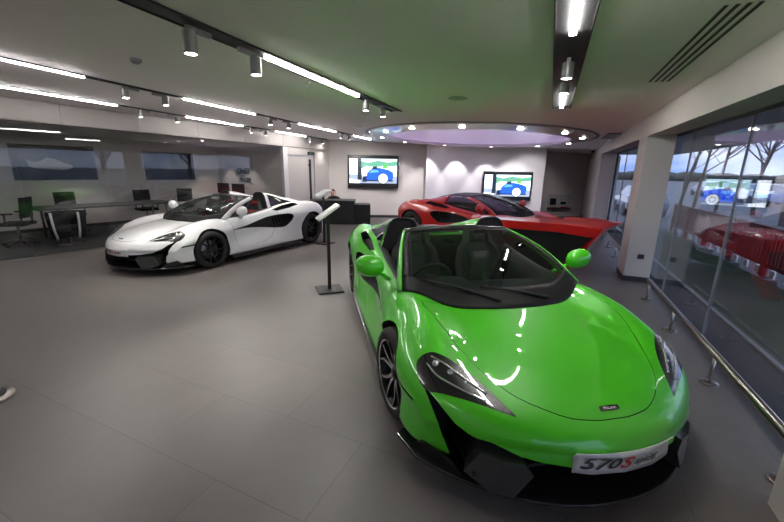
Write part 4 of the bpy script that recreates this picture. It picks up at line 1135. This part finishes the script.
# ------------------------------------------------------------------ price stands
def info_stand(label, x, y, rz, tilt, h=1.08, w=.36):
    t = thing('information_stand', label, 'sign stand', (x, y, 0), rz, 'information stands beside the cars')
    MB().box((0,0,.012), (.36,.36,.024)).build('base_plate', R_black, t, bevel=.004)
    MB().box((0,0,h/2+.02), (.045,.045,h)).build('pole', R_black, t, bevel=.004)
    M = Matrix.Rotation(tilt, 3, 'Y')
    MB().box((0,0,h+.05), (w,.24,.030), M=M).build('display_head', R_whp, t, bevel=.006)
    s_ = MB().box((0,0,0), (w-.03,.22,.004), M=M); off = M @ Vector((0,0,.018)); s_.v = [tuple(Vector(v)+Vector((0,0,h+.05))+off) for v in s_.v]
    s_.build('info_card', mat('info_card', (.62,.62,.63), .25, coat=.5), t)
info_stand('nearer black information stand with tilted white head, between the white and green cars', -.90, 5.04, math.radians(20), -.60)
info_stand('farther black information stand at the tail of the white car', -1.60, 8.45, math.radians(60), -.35, 1.12)

# ------------------------------------------------------------------ guard rail along the glass
def guard_rail(label, s0, s1, posts):
    p = W(s0, .156); t = thing('guard_rail', label, 'railing', tuple(p), angW)
    L_ = s1-s0
    MB().tube([(0,0,.262),(L_,0,.262)], .029, 16).build('top_rail', R_steel, t)
    for q in posts:
        o_ = MB().lathe([(.0145,.0),(.0145,.245)], 14, Matrix.Translation((q-s0,0,0))).build('post', R_steel, t)
        MB().lathe([(.068,0),(.068,.010),(.060,.016),(.02,.018)], 28, Matrix.Translation((q-s0,0,0))).build('flange', R_steel, o_, sharp=.7)
guard_rail('low brushed steel guard rail on short posts beside the green car', 1.80, 5.42, [1.95, 3.07, 4.22, 5.37])
guard_rail('low brushed steel guard rail continuing beyond the white pillar', 7.05, 12.6, [7.2, 8.3, 9.4, 10.5, 11.6, 12.5])
# round chrome foot at the left edge
t = thing('barrier_stand', 'round polished steel foot with dark cone at the left edge of the floor', 'stand', (-3.0,2.37,0))
MB().lathe([(.0,.0),(.155,.0),(.155,.012),(.140,.022),(.06,.030),(0,.030)], 40).build('foot_disc', R_steel, t, sharp=.6)
MB().lathe([(.11,.026),(.05,.10),(.03,.16),(.028,.95),(0,.95)], 28).build('cone_pole', R_dark, t, sharp=.9)
# leaflet shelf in the recess
t = thing('leaflet_rack', 'small wall rack with two dark leaflets and a dark shelf in the recess', 'rack', (6.62,14.66,.34), math.radians(12.4))
MB().box((0,.05,.28), (1.0,.012,.50)).build('back_board', mat('pale_board', (.42,.43,.45), .5), t)
MB().box((0,0,.0), (1.02,.12,.05)).build('shelf', R_dark, t, bevel=.004)
for x, w_, h_, z_ in ((-.27,.26,.26,.26), (.2,.24,.10,.20)): MB().box((x,.035,z_), (w_,.012,h_)).build('leaflet', R_bez, t)
for x, c in ((-.30,(.35,.18,.04)), (.2,(.35,.02,.03))): MB().box((x,-.02,.04), (.3,.05,.04)).build('booklet', mat('booklet', c, .5), t)
# ------------------------------------------------------------------ outside
R_asph = noise_bump(mat('asphalt', (.028,.030,.034), .85), 120, .3, .004, .25, 6)
R_grass = noise_bump(mat('grass', (.030,.042,.016), .95), 90, .6, .01, .45, 5)
R_field = noise_bump(mat('far_field', (.060,.062,.060), .95), 4, .3, .05, .3, .2)
R_bark = noise_bump(mat('bark', (.060,.048,.042), .9), 30, .6, .01, .3, 8)
R_redf = mat('reflection_red', (.17,.008,.010), .55)  # red of the added barriers that imitate a reflection
R_hedge = noise_bump(mat('hedge', (.020,.026,.018), .95), 14, 1.0, .08, .4, 3)
def ground(name, pts, z, m_):
    o = MB().prism(pts, z-.1, z, 'z').build(name, m_); return struct(o)
Wp = lambda s, o: tuple(W(s, o))[:2]
ground('ground', [Wp(-30,.52), Wp(-30,300), Wp(420,300), Wp(420,.52)], -.32, R_asph)
tag(MB().prism([Wp(-8,1.0), Wp(-8,2.45), Wp(15.6,2.45), Wp(15.6,1.0)], -.318, -.10, 'z').build('grass_verge', R_grass), 'rough strip of dark grass just outside the window wall', 'grass', kind='stuff')
# terrace kerb outside the glass
k = MB(); fbox(k, W, -8, 20, .94, .99, -.30, -.06); struct(k.build('trim_10', R_grey))
k = MB(); fbox(k, W, -8, 20, .52, .93, -.30, -.08); struct(k.build('ground_path', R_asph))
# added red barriers in place of the red car's reflection, with white reflector blocks
ORD = ['nearest the camera', 'second from the near end', 'third from the near end', 'third from the far end', 'second from the far end', 'farthest from the camera']
def barrier(s0, o, k, row):
    p = W(s0, o, -.32)
    t = thing('added_barrier', 'added red slatted barrier in place of a red reflection, in the %s, %s' % (row, ORD[k]), 'barrier', tuple(p), angW, 'added red barriers outside the window')
    fr2 = MB(); fr2.box((.75,0,1.05), (1.5,.05,.07)).box((.75,0,.36), (1.5,.05,.07)).box((.03,0,.6), (.06,.06,.96)).box((1.47,0,.6), (.06,.06,.96))
    fr2.build('frame', R_redf, t, bevel=.006)
    sl2 = MB()
    for j in range(11): sl2.box((.14+.122*j,0,.70), (.085,.022,.64))
    sl2.build('slats', R_redf, t)
    for j in range(3): MB().box((.25+.5*j,-.035,.22), (.15,.03,.15)).build('reflector_block', R_whp, t, bevel=.006)
    for j in (.12, 1.38): MB().box((j,0,.05), (.12,.34,.10)).build('foot', R_dark, t, bevel=.01)
for k in range(6): barrier(5.6+1.56*k, 2.75, k, 'row outside the window')
def blob_hedge(name, A_, B_, n, h, z, m_, label, cat, seed, d=1.2):
    random.seed(seed); mb = MB(); A_ = Vector((*A_, z)); B_ = Vector((*B_, z))
    for k in range(n):
        c = A_.lerp(B_, (k+.5)/n) + Vector((random.uniform(-.3,.3)*d, random.uniform(-.3,.3)*d, 0)); r = h*random.uniform(.45,.62); hh_ = h*random.uniform(.6,1.15)
        rows = []
        for i in range(8):
            a = PI*i/7
            rows.append([c + Vector((r*math.sin(a)*math.cos(b)*d, r*math.sin(a)*math.sin(b)*d, hh_*.5 + hh_*.5*math.cos(a))) for b in [2*PI*j/10 for j in range(10)]])
            rows[-1].append(rows[-1][0])
        mb.grid(rows)
    o_ = mb.build(name, m_, merge=1e-4)
    return tag(o_, label, cat, kind='stuff')
blob_hedge('tree_line', (60,140), (160,100), 90, 3.0, -.6, R_hedge, 'dark distant tree line across the horizon', 'trees', 5, 2.2)
# bare winter trees
def bare_tree(x, y, h, lean, seed, label, r0=.13, fork=.35):
    random.seed(seed)
    t = thing('bare_tree', label, 'tree', (x, y, -.35), 0, 'bare winter trees outside the window')
    trunk = MB(); br = MB()
    def grow(p, d, L, r, depth, mb):
        k = 5 if depth < 3 else 3; pts = [p]; rs = [r]; q = p.copy(); dd = d.copy()
        for i in range(k):
            dd = (dd + Vector((random.uniform(-.18,.18), random.uniform(-.18,.18), random.uniform(-.02,.14)))).normalized()
            q = q + dd*L/k; pts.append(q.copy()); rs.append(max(r*(1-.6*(i+1)/k), .009))
        mb.tube([tuple(v) for v in pts], rs, 7 if depth < 2 else 3, cap=False)
        if depth >= 4 or L < .16: return
        n = (11, 7, 5, 4, 3)[depth]
        for j in range(n):
            f = random.uniform(.28 if depth == 0 else .15, 1.0); i = min(int(f*k), k-1); s = pts[i].lerp(pts[i+1], f*k-i)
            a = random.uniform(0, 2*PI); up = Vector((math.cos(a), math.sin(a), random.uniform(.25,.9)))
            nd = (dd*.5+up).normalized(); grow(s, nd, L*random.uniform(.48,.72), rs[i]*.5, depth+1, br)
    d0 = Vector((lean[0], lean[1], 1)).normalized()
    grow(Vector((0,0,0)), d0, h, r0, 0, trunk)
    trunk.build('trunk', R_bark, t); br.build('branches', R_bark, t)
    return t
def wp(s, o): p = W(s, o); return p.x, p.y
bare_tree(*wp(20.0, 7.9), 6.4, (-.02,.02), 11, 'thick bare tree at the right edge of the big window', .15)
bare_tree(*wp(16.3, 4.25), 5.4, (.12,.0), 23, 'slim leaning bare tree seen through the middle of the big window', .06)
bare_tree(*wp(17.3, 3.4), 5.6, (.0,.04), 37, 'bare tree just right of the white pillar outside', .07)
bare_tree(*wp(17.6, 1.95), 5.4, (-.03,0), 5, 'bare tree seen in the narrow far window left of the pillar', .09)
bare_tree(*wp(25.2, 8.9), 6.0, (0,.03), 51, 'bare tree farther out, left of the thick one', .11)
bare_tree(*wp(27.0, 6.8), 6.4, (0,0), 63, 'bare tree farther out behind the leaning one', .09)
bare_tree(*wp(26.0, 11.5), 6.0, (.03,0), 77, 'bare tree farthest right, behind the thick one', .11)
bare_tree(*wp(11.5, 8.5), 6.0, (0,0), 91, 'bare tree standing alone in the car park, nearest the middle of the showroom', .14)  # out of view; added to darken the sky mirrored in the partition
bare_tree(*wp(6.5, 9.5), 6.2, (0,0), 97, 'bare tree standing alone in the car park, nearest the photographer', .15)  # also unseen, added to dim the window reflection in the partition glass
# parked cars in the distance: simple but complete hatchbacks
def parked_car(x, y, rz, c, label):
    t = thing('parked_car', label, 'car', (x, y, -.32), rz, 'cars parked outside beyond the shrubs')
    pm = mat('parked_car_paint', c, .35, coat=1)
    prof = [(-2.1,.35),(-2.15,.75),(-2.0,1.0),(-1.2,1.06),(-.75,1.02),(.95,.92),(1.95,.78),(2.1,.6),(2.1,.35)]
    b = MB(); b.prism(prof, -.86, .86, 'y'); b.build('body', pm, t, bevel=.08)
    cab = MB(); vs = []
    for (x_, z_, w_) in ((-2.0,1.0,.80),(-1.55,1.42,.62),(.15,1.45,.62),(1.0,.94,.80)): vs += [(x_, -w_, z_), (x_, w_, z_)]
    cab.add(vs, [(0,1,3,2),(2,3,5,4),(4,5,7,6),(0,2,4,6),(1,7,5,3),(0,6,7,1)]); cab.build('cabin_glass', M_sideg, t, bevel=.05)
    MB().box((-.7,0,1.455), (1.5,1.2,.03)).build('roof', pm, t, bevel=.01)
    for x_ in (-1.35, 1.3):
        for s in (1, -1): MB().lathe([(0,-.1),(.31,-.1),(.32,0),(.31,.1),(.2,.1),(.19,.08),(0,.08)], 24, Matrix.Translation((x_, .80*s, .32)) @ Matrix.Rotation(-s*PI/2, 4, 'X')).build('wheel', M_tyre, t, sharp=.7)
    for s in (1, -1): MB().box((2.06,.6*s,.66), (.08,.34,.12)).build('headlamp', M_lens, t, bevel=.02)
for k, (s, o, c, lab) in enumerate([(27, 13.5, (.35,.37,.40), 'silver parked car outside, rightmost of the row'), (32, 13.5, (.05,.12,.35), 'blue parked car outside, second from the right of the row'), (37, 13.5, (.5,.5,.52), 'white parked car outside in the middle of the row'),
                                 (42, 13.5, (.06,.06,.07), 'black parked car outside, second from the left of the row'), (47, 13.5, (.35,.37,.42), 'grey parked car outside, leftmost of the row'), (22.5, 3.1, (.16,.17,.19), 'grey parked car nearest the glass, outside the narrow far window')]):
    p = W(s, o); parked_car(p.x, p.y, angW, c, lab)

# ------------------------------------------------------------------ world: dusk sky
w = bpy.data.worlds.new('dusk_sky'); sc.world = w; w.use_nodes = True; nt = w.node_tree; nt.nodes.clear()
out = nt.nodes.new('ShaderNodeOutputWorld'); bg = nt.nodes.new('ShaderNodeBackground'); tc = nt.nodes.new('ShaderNodeTexCoord')
mp = nt.nodes.new('ShaderNodeMapping'); mp.inputs['Scale'].default_value = (1,1,3.2)
nz = nt.nodes.new('ShaderNodeTexNoise'); nz.inputs['Scale'].default_value = 4.2; nz.inputs['Detail'].default_value = 7; nz.inputs['Roughness'].default_value = .55
cr = nt.nodes.new('ShaderNodeValToRGB'); cr.color_ramp.elements[0].position = .38; cr.color_ramp.elements[0].color = (.22,.34,.70,1); cr.color_ramp.elements[1].position = .62; cr.color_ramp.elements[1].color = (.72,.76,.92,1)
L = nt.links.new
L(tc.outputs['Generated'], mp.inputs[0]); L(mp.outputs[0], nz.inputs['Vector']); L(nz.outputs['Fac'], cr.inputs[0]); L(cr.outputs[0], bg.inputs[0]); sx = nt.nodes.new('ShaderNodeSeparateXYZ'); L(tc.outputs['Generated'], sx.inputs[0]); mr = nt.nodes.new('ShaderNodeMapRange'); mr.inputs['From Min'].default_value = .12; mr.inputs['From Max'].default_value = .6; mr.inputs['To Min'].default_value = 1.1; mr.inputs['To Max'].default_value = 2.7; L(sx.outputs['Z'], mr.inputs['Value']); L(mr.outputs[0], bg.inputs[1]); L(bg.outputs[0], out.inputs[0])
bg.inputs[1].default_value = 1.15
# ------------------------------------------------------------------ the three show cars
g = thing('sports_car', 'bright green open two-seat sports car in the foreground with a white show plate', 'car', (.910,2.504,0), -1.363, 'showroom sports cars')
STEER = .13
make_car(g)
wcar = copy_tree(g, None, {'green_paint': M_white, 'polished_rim': M_rimb, 'dark_rim': M_rimb, 'grey_leather': M_leathr})
wcar.location = (-3.922,6.543,0); wcar.rotation_euler = (0,0,4.249)
for ch in wcar.children:
    if ch.name.split('.')[0] == 'wheel': ch.rotation_euler = (0,0,0)
wcar['label'] = 'white open two-seat sports car with black wheels in front of the glass partition'
rcar = bpy.data.objects.new('sports_car', None); col.objects.link(rcar)
rcar.location = (3.02,8.16,0); rcar.rotation_euler = (0,0,-.793)
rcar['label'] = 'red sports car with a black closed roof behind the red desk'; rcar['category'] = 'car'; rcar['group'] = 'showroom sports cars'
SKIP = ('buttress', 'engine_cover')
for ch in list(g.children):
    if ch.name.split('.')[0] in SKIP: continue
    copy_tree(ch, rcar, {'green_paint': M_red})
for ch in rcar.children:
    if ch.name.split('.')[0] == 'wheel': ch.rotation_euler = (0,0,0)
before = set(o.name for o in bpy.data.objects)
coupe_top(rcar)
for o in bpy.data.objects:
    if o.name not in before and o.type == 'MESH' and o.name.startswith('buttress'):
        o.material_slots[0].link = 'OBJECT'; o.material_slots[0].material = M_red
